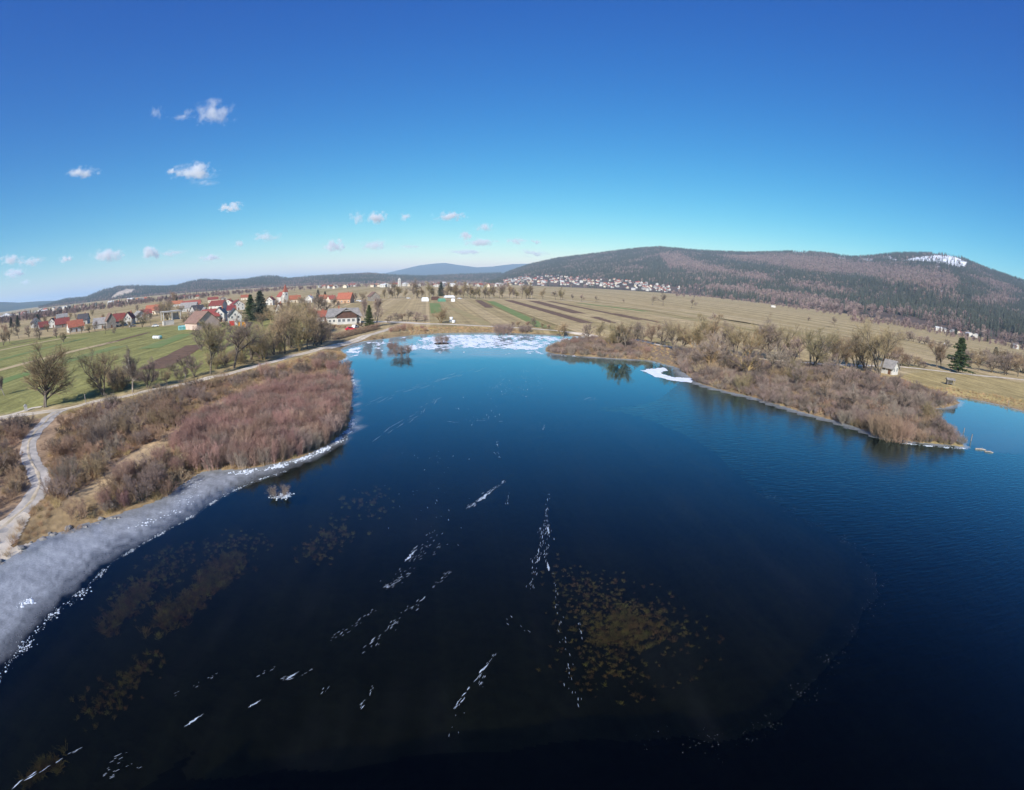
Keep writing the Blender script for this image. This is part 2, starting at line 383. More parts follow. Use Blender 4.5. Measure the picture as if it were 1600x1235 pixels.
# ------------------------------------------------------------------ lake surface: ice and open water
_phi = np.concatenate([np.arange(1.45, 0.35, -0.006), np.arange(0.35, 0.066, -0.0032)])
_lr = CAM_H / np.tan(_phi)
_la = np.concatenate([np.arange(-75, 75.01, 0.25), np.arange(78, 283, 3.0)])
A, RR = np.meshgrid(np.radians(_la), _lr)
lx = (RR * np.sin(A)).ravel(); ly = (RR * np.cos(A)).ravel()
LP_ = np.stack([lx, ly], -1)
ld = sdist(LP_, LAKE)
OPEN = np.vstack([GP([(1070, 590), (1018, 630), (935, 638), (985, 648), (1045, 668), (1105, 700), (1165, 752), (1245, 806), (1320, 842), (1362, 888), (1370, 930), (1335, 985), (1275, 1060), (1210, 1125), (1130, 1158), (1000, 1152), (850, 1166), (600, 1190), (300, 1222), (150, 1290)], 0.0),
                  np.array([(-40., -60.), (-40., -140.), (180., -140.), (120., 20.)]), GP([(1700, 735), (1600, 712), (1530, 705), (1505, 690), (1330, 650), (1200, 610)], 0.0)])
OPEN = smooth_line(OPEN, 4)
OPEN = OPEN + np.stack([wob(OPEN[:, 0], OPEN[:, 1], 6.0, 3, 8), wob(OPEN[:, 0], OPEN[:, 1], 6.0, 3, 9)], -1) * 0.35
FROST = np.vstack([GP([(-200, 1180), (-60, 1105), (-6, 1050), (28, 1010), (70, 960), (118, 920), (162, 880), (228, 845), (300, 806), (350, 774), (400, 752), (445, 738), (505, 712), (546, 678), (556, 652)], 0.0), GP([(540, 640), (520, 660), (480, 690), (400, 715), (300, 720), (200, 780), (100, 815), (0, 860), (-200, 930)], 0.0)])
fw = wob(lx, ly, 3.0, 4, 3)
fd = -sdist(LP_, FROST) + 0.35 * fw
frost = (0.3 * sstep(-0.2, 0.25, fd) + 0.7 * sstep(0.0, 3.6, fd)) * (0.86 + 0.12 * wob(lx * 0.9 + ly * 0.4, ly * 1.5, 1.6, 4, 5)) * (1 - 0.35 * sstep(2.2, 0.3, -ld)) * 0.8 + 0.17 * wob(fd * 1.3, ly * 0.03 + lx * 0.02, 1.1, 3, 9) * sstep(0.1, 1.2, fd)
shore_band = sstep(2.2, 0.2, -ld + 0.8 * wob(lx, ly, 5, 4, 7)) * 0.55
shore_band = shore_band * np.where(RR.ravel() > 40, 1, 0.4)
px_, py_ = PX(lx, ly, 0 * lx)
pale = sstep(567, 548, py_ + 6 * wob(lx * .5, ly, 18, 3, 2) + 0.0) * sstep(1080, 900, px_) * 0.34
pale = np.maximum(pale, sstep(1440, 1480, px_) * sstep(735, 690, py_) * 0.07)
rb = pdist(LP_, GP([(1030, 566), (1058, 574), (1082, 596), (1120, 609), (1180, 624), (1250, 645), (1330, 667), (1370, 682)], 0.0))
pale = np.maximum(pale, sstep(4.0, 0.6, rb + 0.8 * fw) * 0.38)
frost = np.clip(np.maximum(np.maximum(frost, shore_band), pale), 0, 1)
nl, ml_ = len(_la), len(_lr)
lF = ring_faces(np.arange(nl * ml_).reshape(ml_, nl))
keep = (ld[lF] < 1.2).any(1)
lF = lF[keep]
cen = LP_[lF].mean(1)
is_open = inside(cen, OPEN) & (frost[lF].mean(1) < 0.3)
def submesh(name, V, F, attrs, mats):
    u, inv = np.unique(F, return_inverse=True)
    me = fast_mesh(name, V[u], inv.reshape(F.shape), mats, smooth=True)
    for k, a in attrs.items():
        t = me.attributes.new(k, 'FLOAT', 'POINT'); t.data.foreach_set('value', a[u].astype(np.float32))
    return me
def water_mat(name, ripple, frosty, tintc):
    m = bpy.data.materials.new(name); nt, N, L = nodes(m); N.remove(N['Principled BSDF']); out = N['Material Output']
    geo = N.new('ShaderNodeNewGeometry')
    # Schlick reflectance, the same from above and from below, so that sunlight reaches the lake bed
    dp = N.new('ShaderNodeVectorMath'); dp.operation = 'DOT_PRODUCT'; L.new(geo.outputs['Incoming'], dp.inputs[1])
    ab = N.new('ShaderNodeMath'); ab.operation = 'ABSOLUTE'; L.new(dp.outputs['Value'], ab.inputs[0])
    om = N.new('ShaderNodeMath'); om.operation = 'SUBTRACT'; om.inputs[0].default_value = 1.0; om.use_clamp = True; L.new(ab.outputs[0], om.inputs[1])
    pw = N.new('ShaderNodeMath'); pw.operation = 'POWER'; pw.inputs[1].default_value = 5.0; L.new(om.outputs[0], pw.inputs[0])
    fr = N.new('ShaderNodeMath'); fr.operation = 'MULTIPLY_ADD'; fr.use_clamp = True; fr.inputs[1].default_value = 1.45; fr.inputs[2].default_value = 0.009; L.new(pw.outputs[0], fr.inputs[0])
    gl = N.new('ShaderNodeBsdfGlossy'); gl.inputs['Roughness'].default_value = 0.03 if frosty else 0.06; gl.inputs['Color'].default_value = (0.6, 0.92, 1.0, 1)
    tr = N.new('ShaderNodeBsdfTransparent'); tr.inputs['Color'].default_value = (*tintc, 1)
    mix = N.new('ShaderNodeMixShader'); L.new(fr.outputs[0], mix.inputs[0]); L.new(tr.outputs[0], mix.inputs[1]); L.new(gl.outputs[0], mix.inputs[2])
    last = mix.outputs[0]
    bp = N.new('ShaderNodeBump')
    if ripple:
        mp = N.new('ShaderNodeMapping'); mp.inputs['Rotation'].default_value = (0, 0, math.radians(28)); mp.inputs['Scale'].default_value = (0.55, 2.3, 1); L.new(geo.outputs['Position'], mp.inputs[0])
        nz = N.new('ShaderNodeTexNoise'); nz.inputs['Scale'].default_value = 1.15; nz.inputs['Detail'].default_value = 3; nz.inputs['Roughness'].default_value = 0.5; nz.inputs['Distortion'].default_value = 0.4; L.new(mp.outputs[0], nz.inputs['Vector'])
        bp.inputs['Strength'].default_value = 0.6; bp.inputs['Distance'].default_value = 0.055; L.new(nz.outputs['Fac'], bp.inputs['Height'])
    else:
        nz = N.new('ShaderNodeTexNoise'); nz.inputs['Scale'].default_value = 0.5; nz.inputs['Detail'].default_value = 4; L.new(geo.outputs['Position'], nz.inputs['Vector'])
        bp.inputs['Strength'].default_value = 0.12; bp.inputs['Distance'].default_value = 0.02; L.new(nz.outputs['Fac'], bp.inputs['Height'])
    L.new(bp.outputs[0], gl.inputs['Normal']); L.new(bp.outputs[0], dp.inputs[0])
    if frosty:
        at = N.new('ShaderNodeAttribute'); at.attribute_name = 'frost'
        n1 = N.new('ShaderNodeTexNoise'); n1.inputs['Scale'].default_value = 4.5; n1.inputs['Detail'].default_value = 8; n1.inputs['Roughness'].default_value = 0.78; L.new(geo.outputs['Position'], n1.inputs['Vector'])
        mp = N.new('ShaderNodeMapping'); mp.inputs['Rotation'].default_value = (0, 0, math.radians(-62)); mp.inputs['Scale'].default_value = (0.1, 0.4, 1); L.new(geo.outputs['Position'], mp.inputs[0])
        n2 = N.new('ShaderNodeTexNoise'); n2.inputs['Scale'].default_value = 1.2; n2.inputs['Detail'].default_value = 6; n2.inputs['Roughness'].default_value = 0.65; L.new(mp.outputs[0], n2.inputs['Vector'])
        ad = N.new('ShaderNodeMath'); ad.operation = 'ADD'; L.new(n1.outputs['Fac'], ad.inputs[0]); L.new(n2.outputs['Fac'], ad.inputs[1])
        mr = N.new('ShaderNodeMapRange'); mr.inputs['From Min'].default_value = 0.75; mr.inputs['From Max'].default_value = 1.25; mr.inputs['To Min'].default_value = 0.6; mr.inputs['To Max'].default_value = 1.25; L.new(ad.outputs[0], mr.inputs['Value'])
        mu = N.new('ShaderNodeMath'); mu.operation = 'MULTIPLY'; mu.use_clamp = True; L.new(mr.outputs[0], mu.inputs[0]); L.new(at.outputs['Fac'], mu.inputs[1])
        pb = N.new('ShaderNodeBsdfPrincipled'); pb.inputs['Base Color'].default_value = (0.43, 0.45, 0.475, 1); pb.inputs['Roughness'].default_value = 0.6
        # thin wind-blown frost veils over the clear ice
        n3 = N.new('ShaderNodeTexNoise'); n3.inputs['Scale'].default_value = 0.16; n3.inputs['Detail'].default_value = 9; n3.inputs['Roughness'].default_value = 0.62
        mp3 = N.new('ShaderNodeMapping'); mp3.inputs['Rotation'].default_value = (0, 0, math.radians(12)); mp3.inputs['Scale'].default_value = (1.6, 0.35, 1); L.new(geo.outputs['Position'], mp3.inputs[0]); L.new(mp3.outputs[0], n3.inputs['Vector'])
        mr3 = N.new('ShaderNodeMapRange'); mr3.inputs['From Min'].default_value = 0.52; mr3.inputs['From Max'].default_value = 0.8; mr3.inputs['To Min'].default_value = 0; mr3.inputs['To Max'].default_value = 0.012; L.new(n3.outputs['Fac'], mr3.inputs['Value'])
        mxx = N.new('ShaderNodeMath'); mxx.operation = 'MAXIMUM'; L.new(mu.outputs[0], mxx.inputs[0]); L.new(mr3.outputs[0], mxx.inputs[1])
        m2 = N.new('ShaderNodeMixShader'); L.new(mxx.outputs[0], m2.inputs[0]); L.new(last, m2.inputs[1]); L.new(pb.outputs[0], m2.inputs[2]); last = m2.outputs[0]
    L.new(last, out.inputs['Surface'])
    return m
LV = np.stack([lx, ly, np.zeros_like(lx)], -1)
mi = water_mat('lake_ice', False, True, (0.38, 0.42, 0.37)); mw = water_mat('lake_water', True, False, (0.16, 0.2, 0.24))
tag(link('lake_ice', submesh('lake_ice', LV, lF[~is_open], {'frost': frost}, [mi])), 'thin clear dark ice covering most of the lake with grey frosted rim', kind='structure')
tag(link('lake_water', submesh('lake_water', LV, lF[is_open], {}, [mw])), 'open rippled dark blue water beside the ice edge', kind='structure')

# ------------------------------------------------------------------ hills and mountains
def az_of(px, py): d = ray(px, py); return np.arctan2(d[..., 0], d[..., 1])
def el_of(px, py): d = ray(px, py); return np.arcsin(d[..., 2])
class Ridge:
    """a hill: skyline pixels fix its crest heights, foot and crest distances are in metres"""
    def __init__(s, skyline, foot, depth, power=1.2, back=0.5, rough=0.0, edge=(0.0, 0.0)):
        a = np.array(skyline, float); s.az = az_of(a[:, 0], a[:, 1]); s.el = el_of(a[:, 0], a[:, 1])
        f = np.array(foot, float); s.faz = az_of(f[:, 0], np.full(len(f), 440.)); s.fr = f[:, 1]; s.depth = depth; s.power = power; s.back = back; s.rough = rough
        s.edge = edge
    def foot(s, az): return np.interp(az, s.faz, s.fr)
    def z(s, az, t):
        """t 0 at the foot, 1 at the crest, beyond it falling away"""
        r0 = s.foot(az); r1 = r0 + s.depth; r = r0 + t * s.depth
        zc = CAM_H + r1 * np.tan(np.interp(az, s.az, s.el))
        pr = np.where(t <= 1, np.clip(t, 0, 1) ** s.power, 1 - (np.clip(t, 1, 9) - 1) ** 1.5 * s.back)
        w = np.sin(np.clip(t, 0, 1) * math.pi)
        x = r * np.sin(az); y = r * np.cos(az)
        e0, e1 = s.edge
        fade = 1.0
        if e0: fade = fade * sstep(s.az[0], s.az[0] + e0, az)
        if e1: fade = fade * sstep(s.az[-1], s.az[-1] - e1, az)
        return x, y, -3 + (zc + 3) * pr * fade + w * s.rough * wob(x, y, 900, 4, 11) * zc
    def mesh(s, name, da, nt, tmax, mat, label, colfn=None):
        az = np.arange(s.az[0], s.az[-1] + da, da); t = np.linspace(0, tmax, nt)
        A, T = np.meshgrid(az, t); x, y, z = s.z(A, T)
        n = len(az); I = np.arange(n * nt).reshape(nt, n)
        F = np.stack([I[:-1, :-1], I[1:, :-1], I[1:, 1:], I[:-1, 1:]], -1).reshape(-1, 4)[:, ::-1]
        V = np.stack([x, y, z], -1).reshape(-1, 3)
        me = fast_mesh(name, V, F, [mat], smooth=True)
        if colfn is not None:
            c = colfn(V, T.ravel()); a = me.attributes.new('snow', 'FLOAT', 'POINT'); a.data.foreach_set('value', c.astype(np.float32))
        return tag(link(name, me), label, kind='structure')
def hill_mat(name, c1, c2, scale, c3=None, snowy=False):
    m = bpy.data.materials.new(name); nt, N, L = nodes(m); b = N['Principled BSDF']; b.inputs['Roughness'].default_value = 1; b.inputs['Specular IOR Level'].default_value = 0.05
    g = N.new('ShaderNodeNewGeometry'); n1 = N.new('ShaderNodeTexNoise'); n1.inputs['Scale'].default_value = scale; n1.inputs['Detail'].default_value = 10; n1.inputs['Roughness'].default_value = 0.68; L.new(g.outputs['Position'], n1.inputs['Vector'])
    rp = N.new('ShaderNodeValToRGB'); rp.color_ramp.elements[0].position = 0.4; rp.color_ramp.elements[1].position = 0.62; rp.color_ramp.elements[0].color = (*c1, 1); rp.color_ramp.elements[1].color = (*c2, 1); L.new(n1.outputs['Fac'], rp.inputs[0])
    out = rp.outputs[0]
    if snowy:
        a = N.new('ShaderNodeAttribute'); a.attribute_name = 'snow'
        n2 = N.new('ShaderNodeTexNoise'); n2.inputs['Scale'].default_value = scale * 6; n2.inputs['Detail'].default_value = 6; L.new(g.outputs['Position'], n2.inputs['Vector'])
        ad = N.new('ShaderNodeMath'); ad.operation = 'ADD'; L.new(a.outputs['Fac'], ad.inputs[0]); L.new(n2.outputs['Fac'], ad.inputs[1])
        mr = N.new('ShaderNodeMapRange'); mr.inputs['From Min'].default_value = 0.82; mr.inputs['From Max'].default_value = 1.12; L.new(ad.outputs[0], mr.inputs['Value'])
        mx = N.new('ShaderNodeMix'); mx.data_type = 'RGBA'; L.new(mr.outputs[0], mx.inputs[0]); L.new(out, mx.inputs[6]); mx.inputs[7].default_value = c3; out = mx.outputs[2]
    L.new(out, b.inputs['Base Color']); return m
MOUNTAIN = Ridge([(740, 446), (778, 432), (800, 424), (830, 414), (870, 405), (910, 400), (950, 395), (990, 390), (1030, 387), (1070, 391), (1110, 394), (1170, 396), (1220, 395), (1250, 394), (1290, 397), (1330, 403), (1365, 401), (1400, 397), (1440, 397), (1475, 398), (1500, 403), (1520, 412), (1550, 424), (1600, 441), (1660, 462), (1740, 500)],
                 [(740, 2100), (800, 1750), (900, 1650), (1000, 1500), (1060, 1430), (1130, 1250), (1200, 1100), (1300, 980), (1400, 880), (1500, 800), (1600, 720), (1740, 700)], 2600, 1.3, 0.4, 0.035, (0.07, 0.0))
SNOW_PX = [[(1408, 408), (1430, 403), (1460, 399), (1490, 401), (1512, 411), (1505, 419), (1490, 416), (1475, 412), (1462, 410), (1440, 408)], [(1379, 402), (1392, 400), (1394, 404), (1380, 405)], [(1240, 393), (1262, 393), (1262, 397), (1240, 396)], [(1310, 402), (1322, 403), (1320, 406), (1310, 405)], [(1340, 404), (1365, 405), (1362, 409), (1342, 408)], [(1462, 410), (1467, 410), (1474, 440), (1473, 472), (1471, 472), (1468, 440)], [(1390, 406), (1400, 404), (1402, 408), (1391, 408)]]
def snow_w(V):
    px, py = PX(V[:, 0], V[:, 1], V[:, 2]); P = np.stack([px, py], -1); w = np.zeros(len(V))
    for i, p in enumerate(SNOW_PX):
        w = np.maximum(w, sstep(3.0, -1.0, sdist(P, p)) * (0.26 if i == 5 else 0.62 if i == 0 else 0.42))
    return w
def mountain_col(V, T): return np.where(T <= 1.02, snow_w(V), 0)
hm = hill_mat('mountain_floor', (0.075, 0.06, 0.05), (0.16, 0.11, 0.09), 0.004, (0.82, 0.84, 0.88, 1), True)
MOUNTAIN.mesh('mountain', 0.0022, 150, 1.6, hm, 'long wooded mountain with snow on its bald summit', mountain_col)
HILLS_L = Ridge([(60, 474), (100, 469), (135, 466), (160, 455), (185, 449), (210, 448), (250, 449), (275, 448), (295, 442), (315, 438), (350, 440), (385, 438), (412, 433), (430, 433), (450, 437), (490, 433), (540, 430), (580, 428), (610, 431), (660, 433), (720, 430), (780, 428), (830, 436)],
                [(60, 3300), (200, 2900), (400, 2700), (600, 3000), (830, 3300)], 1500, 1.15, 0.5, 0.02, (0.06, 0.04))
QUARRY = [(172, 466), (182, 458), (196, 452), (212, 452), (206, 458), (190, 463), (176, 467)]
def quarry_col(V, T):
    px, py = PX(V[:, 0], V[:, 1], V[:, 2]); return sstep(2.0, -1.0, sdist(np.stack([px, py], -1), QUARRY)) * 0.62
hq = hill_mat('hill_floor', (0.05, 0.055, 0.04), (0.1, 0.08, 0.07), 0.004, (0.62, 0.5, 0.38, 1), True)
HILLS_L.mesh('hills', 0.002, 60, 1.6, hq, 'low dark wooded hills with a pale quarry scar', quarry_col)
HILLS_LL = Ridge([(-400, 540), (-60, 488), (0, 472), (30, 473), (60, 471), (90, 470), (120, 466), (150, 468), (200, 466), (240, 470)], [(-400, 6000), (240, 6000)], 1500, 1.0, 0.5, 0.02, (0.0, 0.04))
HILLS_LL.mesh('hills', 0.003, 30, 1.6, hill_mat('far_hill_floor', (0.03, 0.045, 0.04), (0.07, 0.075, 0.06), 0.002), 'low blue wooded hills far beyond the flat fields')
FAR = Ridge([(540, 440), (590, 430), (625, 422), (655, 415), (680, 412), (695, 411), (715, 414), (745, 418), (768, 417), (800, 413), (840, 412), (900, 420), (960, 440)], [(540, 10500), (960, 10500)], 3500, 1.0, 0.5, 0.03, (0.03, 0.03))
FAR.mesh('far_hills', 0.002, 40, 1.5, hill_mat('far_mountain_floor', (0.03, 0.045, 0.05), (0.06, 0.07, 0.07), 0.0012), 'distant blue mountain at the end of the valley')
ALPS = Ridge([(-300, 560), (-60, 492), (0, 471), (20, 470), (45, 470), (70, 466), (100, 463), (125, 461), (150, 458), (165, 459), (200, 466), (260, 474)], [(-300, 26000), (260, 26000)], 8000, 1.0, 0.5, 0.03)
ALPS.mesh('snowy_mountains', 0.0015, 30, 1.4, hill_mat('snow_range', (0.55, 0.6, 0.7), (0.85, 0.87, 0.92), 0.0012), 'snow covered mountain range far on the horizon')

# ------------------------------------------------------------------ plants: geometry
def tubes(P0, P1, r0, r1, sides=3):
    """many tapered prisms at once -> V, F"""
    P0 = np.asarray(P0); P1 = np.asarray(P1); D = P1 - P0; D = D / (np.linalg.norm(D, axis=1, keepdims=True) + 1e-9)
    ref = np.where(np.abs(D[:, 2:]) < 0.9, np.array([[0, 0, 1.0]]), np.array([[1.0, 0, 0]]))
    a = np.cross(D, ref); a /= np.linalg.norm(a, axis=1, keepdims=True) + 1e-9; b = np.cross(D, a)
    an = np.arange(sides) * 2 * math.pi / sides; ca = np.cos(an)[None, :, None]; sa = np.sin(an)[None, :, None]
    ring = a[:, None] * ca + b[:, None] * sa
    V0 = P0[:, None] + ring * np.asarray(r0)[:, None, None]; V1 = P1[:, None] + ring * np.asarray(r1)[:, None, None]
    n = len(P0); V = np.concatenate([V0, V1], 1).reshape(-1, 3); base = (np.arange(n) * 2 * sides)[:, None]
    i = np.arange(sides)[None]; j = (i + 1) % sides
    F = np.stack([base + i, base + j, base + sides + j, base + sides + i], -1).reshape(-1, 4)
    return V, F
def join(parts):
    Vs, Fs, o = [], [], 0
    for V, F in parts: Vs.append(V); Fs.append(F + o); o += len(V)
    return np.concatenate(Vs), np.concatenate(Fs)
def tilt(D, ang, g):
    """turn directions away by ang (array) about random axes"""
    n = len(D); rnd = g.normal(size=(n, 3)); p = rnd - D * np.sum(rnd * D, 1, keepdims=True); p /= np.linalg.norm(p, axis=1, keepdims=True) + 1e-9
    return D * np.cos(ang)[:, None] + p * np.sin(ang)[:, None]
def unit(v): return v / (np.linalg.norm(v, axis=1, keepdims=True) + 1e-9)
def branch_out(g, P0, D, Ln, R, levels, bend=0.12):
    """levels: (children, angle, length ratio, radius ratio, upward pull, first t) ; returns per level (P0,P1,r0,r1)"""
    out = []
    for li in range(len(levels) + 1):
        n = len(P0)
        if li == len(levels):
            end = P0 + D * Ln[:, None]; out.append((P0, end, R, R * 0.4)); break
        mid = P0 + D * (Ln * 0.5)[:, None] + g.normal(size=(n, 3)) * (Ln * bend * 0.4)[:, None]
        D2 = unit(D + g.normal(size=(n, 3)) * bend)
        end = mid + D2 * (Ln * 0.5)[:, None]
        rm = R * 0.68; re = R * 0.3
        out.append((np.concatenate([P0, mid]), np.concatenate([mid, end]), np.concatenate([R, rm]), np.concatenate([rm, re])))
        k, ang, lr, rr_, up, t0 = levels[li]
        idx = np.repeat(np.arange(n), k); t = g.uniform(t0, 1.0, len(idx))
        lo = t < 0.5; tt = np.where(lo, t * 2, t * 2 - 1)[:, None]
        Pn = np.where(lo[:, None], P0[idx] + (mid[idx] - P0[idx]) * tt, mid[idx] + (end[idx] - mid[idx]) * tt)
        Dp = np.where(lo[:, None], unit(mid - P0)[idx], D2[idx])
        Dn = tilt(Dp, ang * g.uniform(0.6, 1.3, len(idx)), g); Dn[:, 2] += up; Dn = unit(Dn)
        Ln2 = Ln[idx] * lr * g.uniform(0.65, 1.25, len(idx)) * (1.15 - 0.45 * t)
        R2 = np.maximum(R[idx] * (1 - 0.5 * t) * rr_, 0.006)
        P0, D, Ln, R = Pn, Dn, Ln2, R2
    return out
def shrub_mesh(name, seed, h, w, mat, stems=14, kids=(7, 6), lean=0.55, rad=0.03, upright=0.25, twig=1.0, tw_r=0.0):
    g = np.random.default_rng(seed)
    a = g.uniform(0, 6.28, stems); q = np.sqrt(g.uniform(0, 1, stems)) * w * 0.32
    P0 = np.stack([np.cos(a) * q, np.sin(a) * q, np.full(stems, -0.1)], -1)
    ln = g.uniform(0.1, 1, stems) * lean; a2 = a + g.normal(size=stems) * 0.5
    D = unit(np.stack([np.cos(a2) * ln, np.sin(a2) * ln, np.ones(stems)], -1))
    Ln = h * g.uniform(0.62, 1.0, stems)
    lv = [(kids[0], 0.6, 0.5 * twig, 0.6, upright, 0.15), (kids[1], 0.65, 0.52 * twig, 0.6, upright * 0.6, 0.1)]
    if len(kids) > 2: lv.append((kids[2], 0.7, 0.55, 0.7, upright * 0.3, 0.1))
    seg = branch_out(g, P0, D, Ln, np.full(stems, rad), lv)
    parts = []
    for i, s in enumerate(seg):
        r0, r1 = s[2] + tw_r, s[3] + tw_r * 0.6
        parts.append(tubes(s[0], s[1], r0, r1, 3))
    V, F = join(parts); V[:, 2] = np.maximum(V[:, 2], -0.2)
    return fast_mesh(name, V, F, [mat])
def bare_tree(seed, h, tr, mat_t, mat_c, crown=0.6, first=0.3, nl=11, shape='round', stems=1, kids=(7, 7, 5), tw_r=0.004):
    """returns trunk mesh (stem and limbs) and crown mesh (twigs)"""
    g = np.random.default_rng(seed)
    P0 = np.zeros((stems, 3)); P0[:, 2] = -0.2
    if stems > 1: P0[:, :2] = g.normal(size=(stems, 2)) * 0.25
    D = unit(np.concatenate([g.normal(size=(stems, 2)) * (0.05 if stems == 1 else 0.28), np.ones((stems, 1))], 1))
    if shape == 'round': a0, lr, up = 0.85, 0.55, 0.28
    elif shape == 'tall': a0, lr, up = 0.5, 0.4, 0.45
    else: a0, lr, up = 1.05, 0.6, 0.12
    Ln = np.full(stems, h * 0.8) * g.uniform(0.85, 1.05, stems)
    seg = branch_out(g, P0, D, Ln, np.full(stems, tr), [(nl, a0, lr * crown / 0.6, 0.62, up, first), (kids[0], 0.65, 0.6, 0.55, up * 0.5, 0.2), (kids[1], 0.65, 0.6, 0.55, 0.1, 0.15), (kids[2], 0.7, 0.62, 0.7, 0.05, 0.12)], 0.14)
    tv = join([tubes(*seg[0], sides=7), tubes(*seg[1], sides=5), tubes(*seg[2], sides=4)])
    cv = join([tubes(seg[i][0], seg[i][1], seg[i][2] + tw_r, seg[i][3] + tw_r, 3) for i in (3, 4)])
    return fast_mesh('trunk', *tv, [mat_t], smooth=True), fast_mesh('crown', *cv, [mat_c])
def spruce(seed, h, w, mat_c, lv=26, per=10, needle=30, ragged=0.15, start=0.06, fat=1.0):
    g = np.random.default_rng(seed)
    tv = tubes(np.array([[0, 0, -0.2]]), np.array([[0, 0, h]]), np.array([h * 0.018]), np.array([0.02]), 7)
    P, Dd, Ls = [], [], []
    for i in range(lv):
        t = start + (0.99 - start) * (i / (lv - 1)) ** 0.92
        L_ = w * (1 - t) ** 0.8 * 0.5 + 0.12
        k = max(4, int(per * (1 - 0.5 * t)))
        a = g.uniform(0, 6.28) + np.arange(k) * 6.28 / k + g.normal(size=k) * 0.25
        for aa in a:
            P.append((0, 0, t * h + g.normal() * 0.1)); Dd.append((math.cos(aa), math.sin(aa), -0.22 + 0.5 * t)); Ls.append(L_ * g.uniform(1 - 2.2 * ragged, 1 + ragged))
    P = np.array(P); Dd = unit(np.array(Dd)); Ls = np.array(Ls)
    br = tubes(P, P + Dd * Ls[:, None], np.full(len(P), 0.03), np.full(len(P), 0.01), 3)
    idx = np.repeat(np.arange(len(P)), needle); t = g.uniform(0.12, 1, len(idx))
    B = P[idx] + Dd[idx] * (Ls[idx] * t)[:, None]
    D2 = unit(Dd[idx] * 0.5 + g.normal(size=(len(idx), 3)) * np.array([0.75, 0.75, 0.35]) + np.array([0, 0, -0.25]))
    ln = (0.2 + 0.6 * g.uniform(0, 1, len(idx)) * (1 - 0.5 * t)) * h / 12 * fat
    nd = tubes(B, B + D2 * ln[:, None], np.full(len(idx), 0.085 * h / 12 * fat), np.full(len(idx), 0.01), 3)
    return fast_mesh('trunk', *join([tv, br]), [M['bark']]), fast_mesh('crown', *nd, [mat_c])

# prototypes of shrubs: single meshes, the copies share them
SH = {}
def defs(key, mats, n, **k):
    SH[key] = [shrub_mesh('shrub', 100 + 17 * len(SH) + i, k['h'] * (0.85 + 0.3 * i / n), k['w'], M[mats[i % len(mats)]], **{q: v for q, v in k.items() if q not in ('h', 'w')}) for i in range(n)]
defs('grey', ['twig_grey', 'twig_lilac', 'twig_grey'], 3, h=2.7, w=3.0, stems=20, kids=(7, 6, 4), lean=0.85, tw_r=0.002)
defs('brown', ['twig_brown', 'twig_grey', 'twig_brown'], 3, h=2.3, w=3.0, stems=20, kids=(7, 6, 4), lean=1.0, upright=0.15, tw_r=0.002)
defs('dark', ['twig_dark'], 2, h=2.7, w=3.0, stems=20, kids=(7, 6, 4), lean=0.9, tw_r=0.002)
defs('red', ['twig_red', 'twig_lilac', 'twig_red'], 3, h=2.9, w=3.0, stems=50, kids=(6, 5, 2), lean=0.28, rad=0.016, upright=0.5, tw_r=0.001)
defs('olive', ['twig_olive'], 2, h=3.3, w=3.2, stems=20, kids=(7, 6, 4), lean=0.8, tw_r=0.003)
defs('orange', ['twig_orange'], 2, h=3.2, w=3.2, stems=50, kids=(6, 5, 2), lean=0.6, rad=0.016, upright=0.35, tw_r=0.001)
def grass_mesh(seed, n, h, w, mat, r=0.012):
    g = np.random.default_rng(seed); a = g.uniform(0, 6.28, n); q = np.sqrt(g.uniform(0, 1, n)) * w / 2
    P = np.stack([np.cos(a) * q, np.sin(a) * q, np.full(n, -0.05)], -1); D = unit(np.concatenate([g.normal(size=(n, 2)) * 0.45, np.ones((n, 1))], 1))
    return fast_mesh('dry_grass', *tubes(P, P + D * (h * g.uniform(0.5, 1.1, n))[:, None], np.full(n, r), np.full(n, 0.003), 3), [mat])

def zg(P):
    P = np.atleast_2d(P); z, d = ground_z(P[:, 0].copy(), P[:, 1].copy()); return z, d
def sample_poly(poly, n, g, mind=0.0, tries=30):
    """random points in a world polygon, kept apart by mind metres"""
    lo = poly.min(0); hi = poly.max(0); out = np.zeros((0, 2))
    cell = {}
    res = []
    for _ in range(tries):
        P = g.uniform(lo, hi, (n * 3, 2)); P = P[inside(P, poly)]
        for p in P:
            if mind:
                c = (int(p[0] // mind), int(p[1] // mind))
                if any(np.hypot(*(p - q)) < mind for dx in (-1, 0, 1) for dy in (-1, 0, 1) for q in cell.get((c[0] + dx, c[1] + dy), ())): continue
                cell.setdefault(c, []).append(p)
            res.append(p)
            if len(res) >= n: return np.array(res)
    return np.array(res)

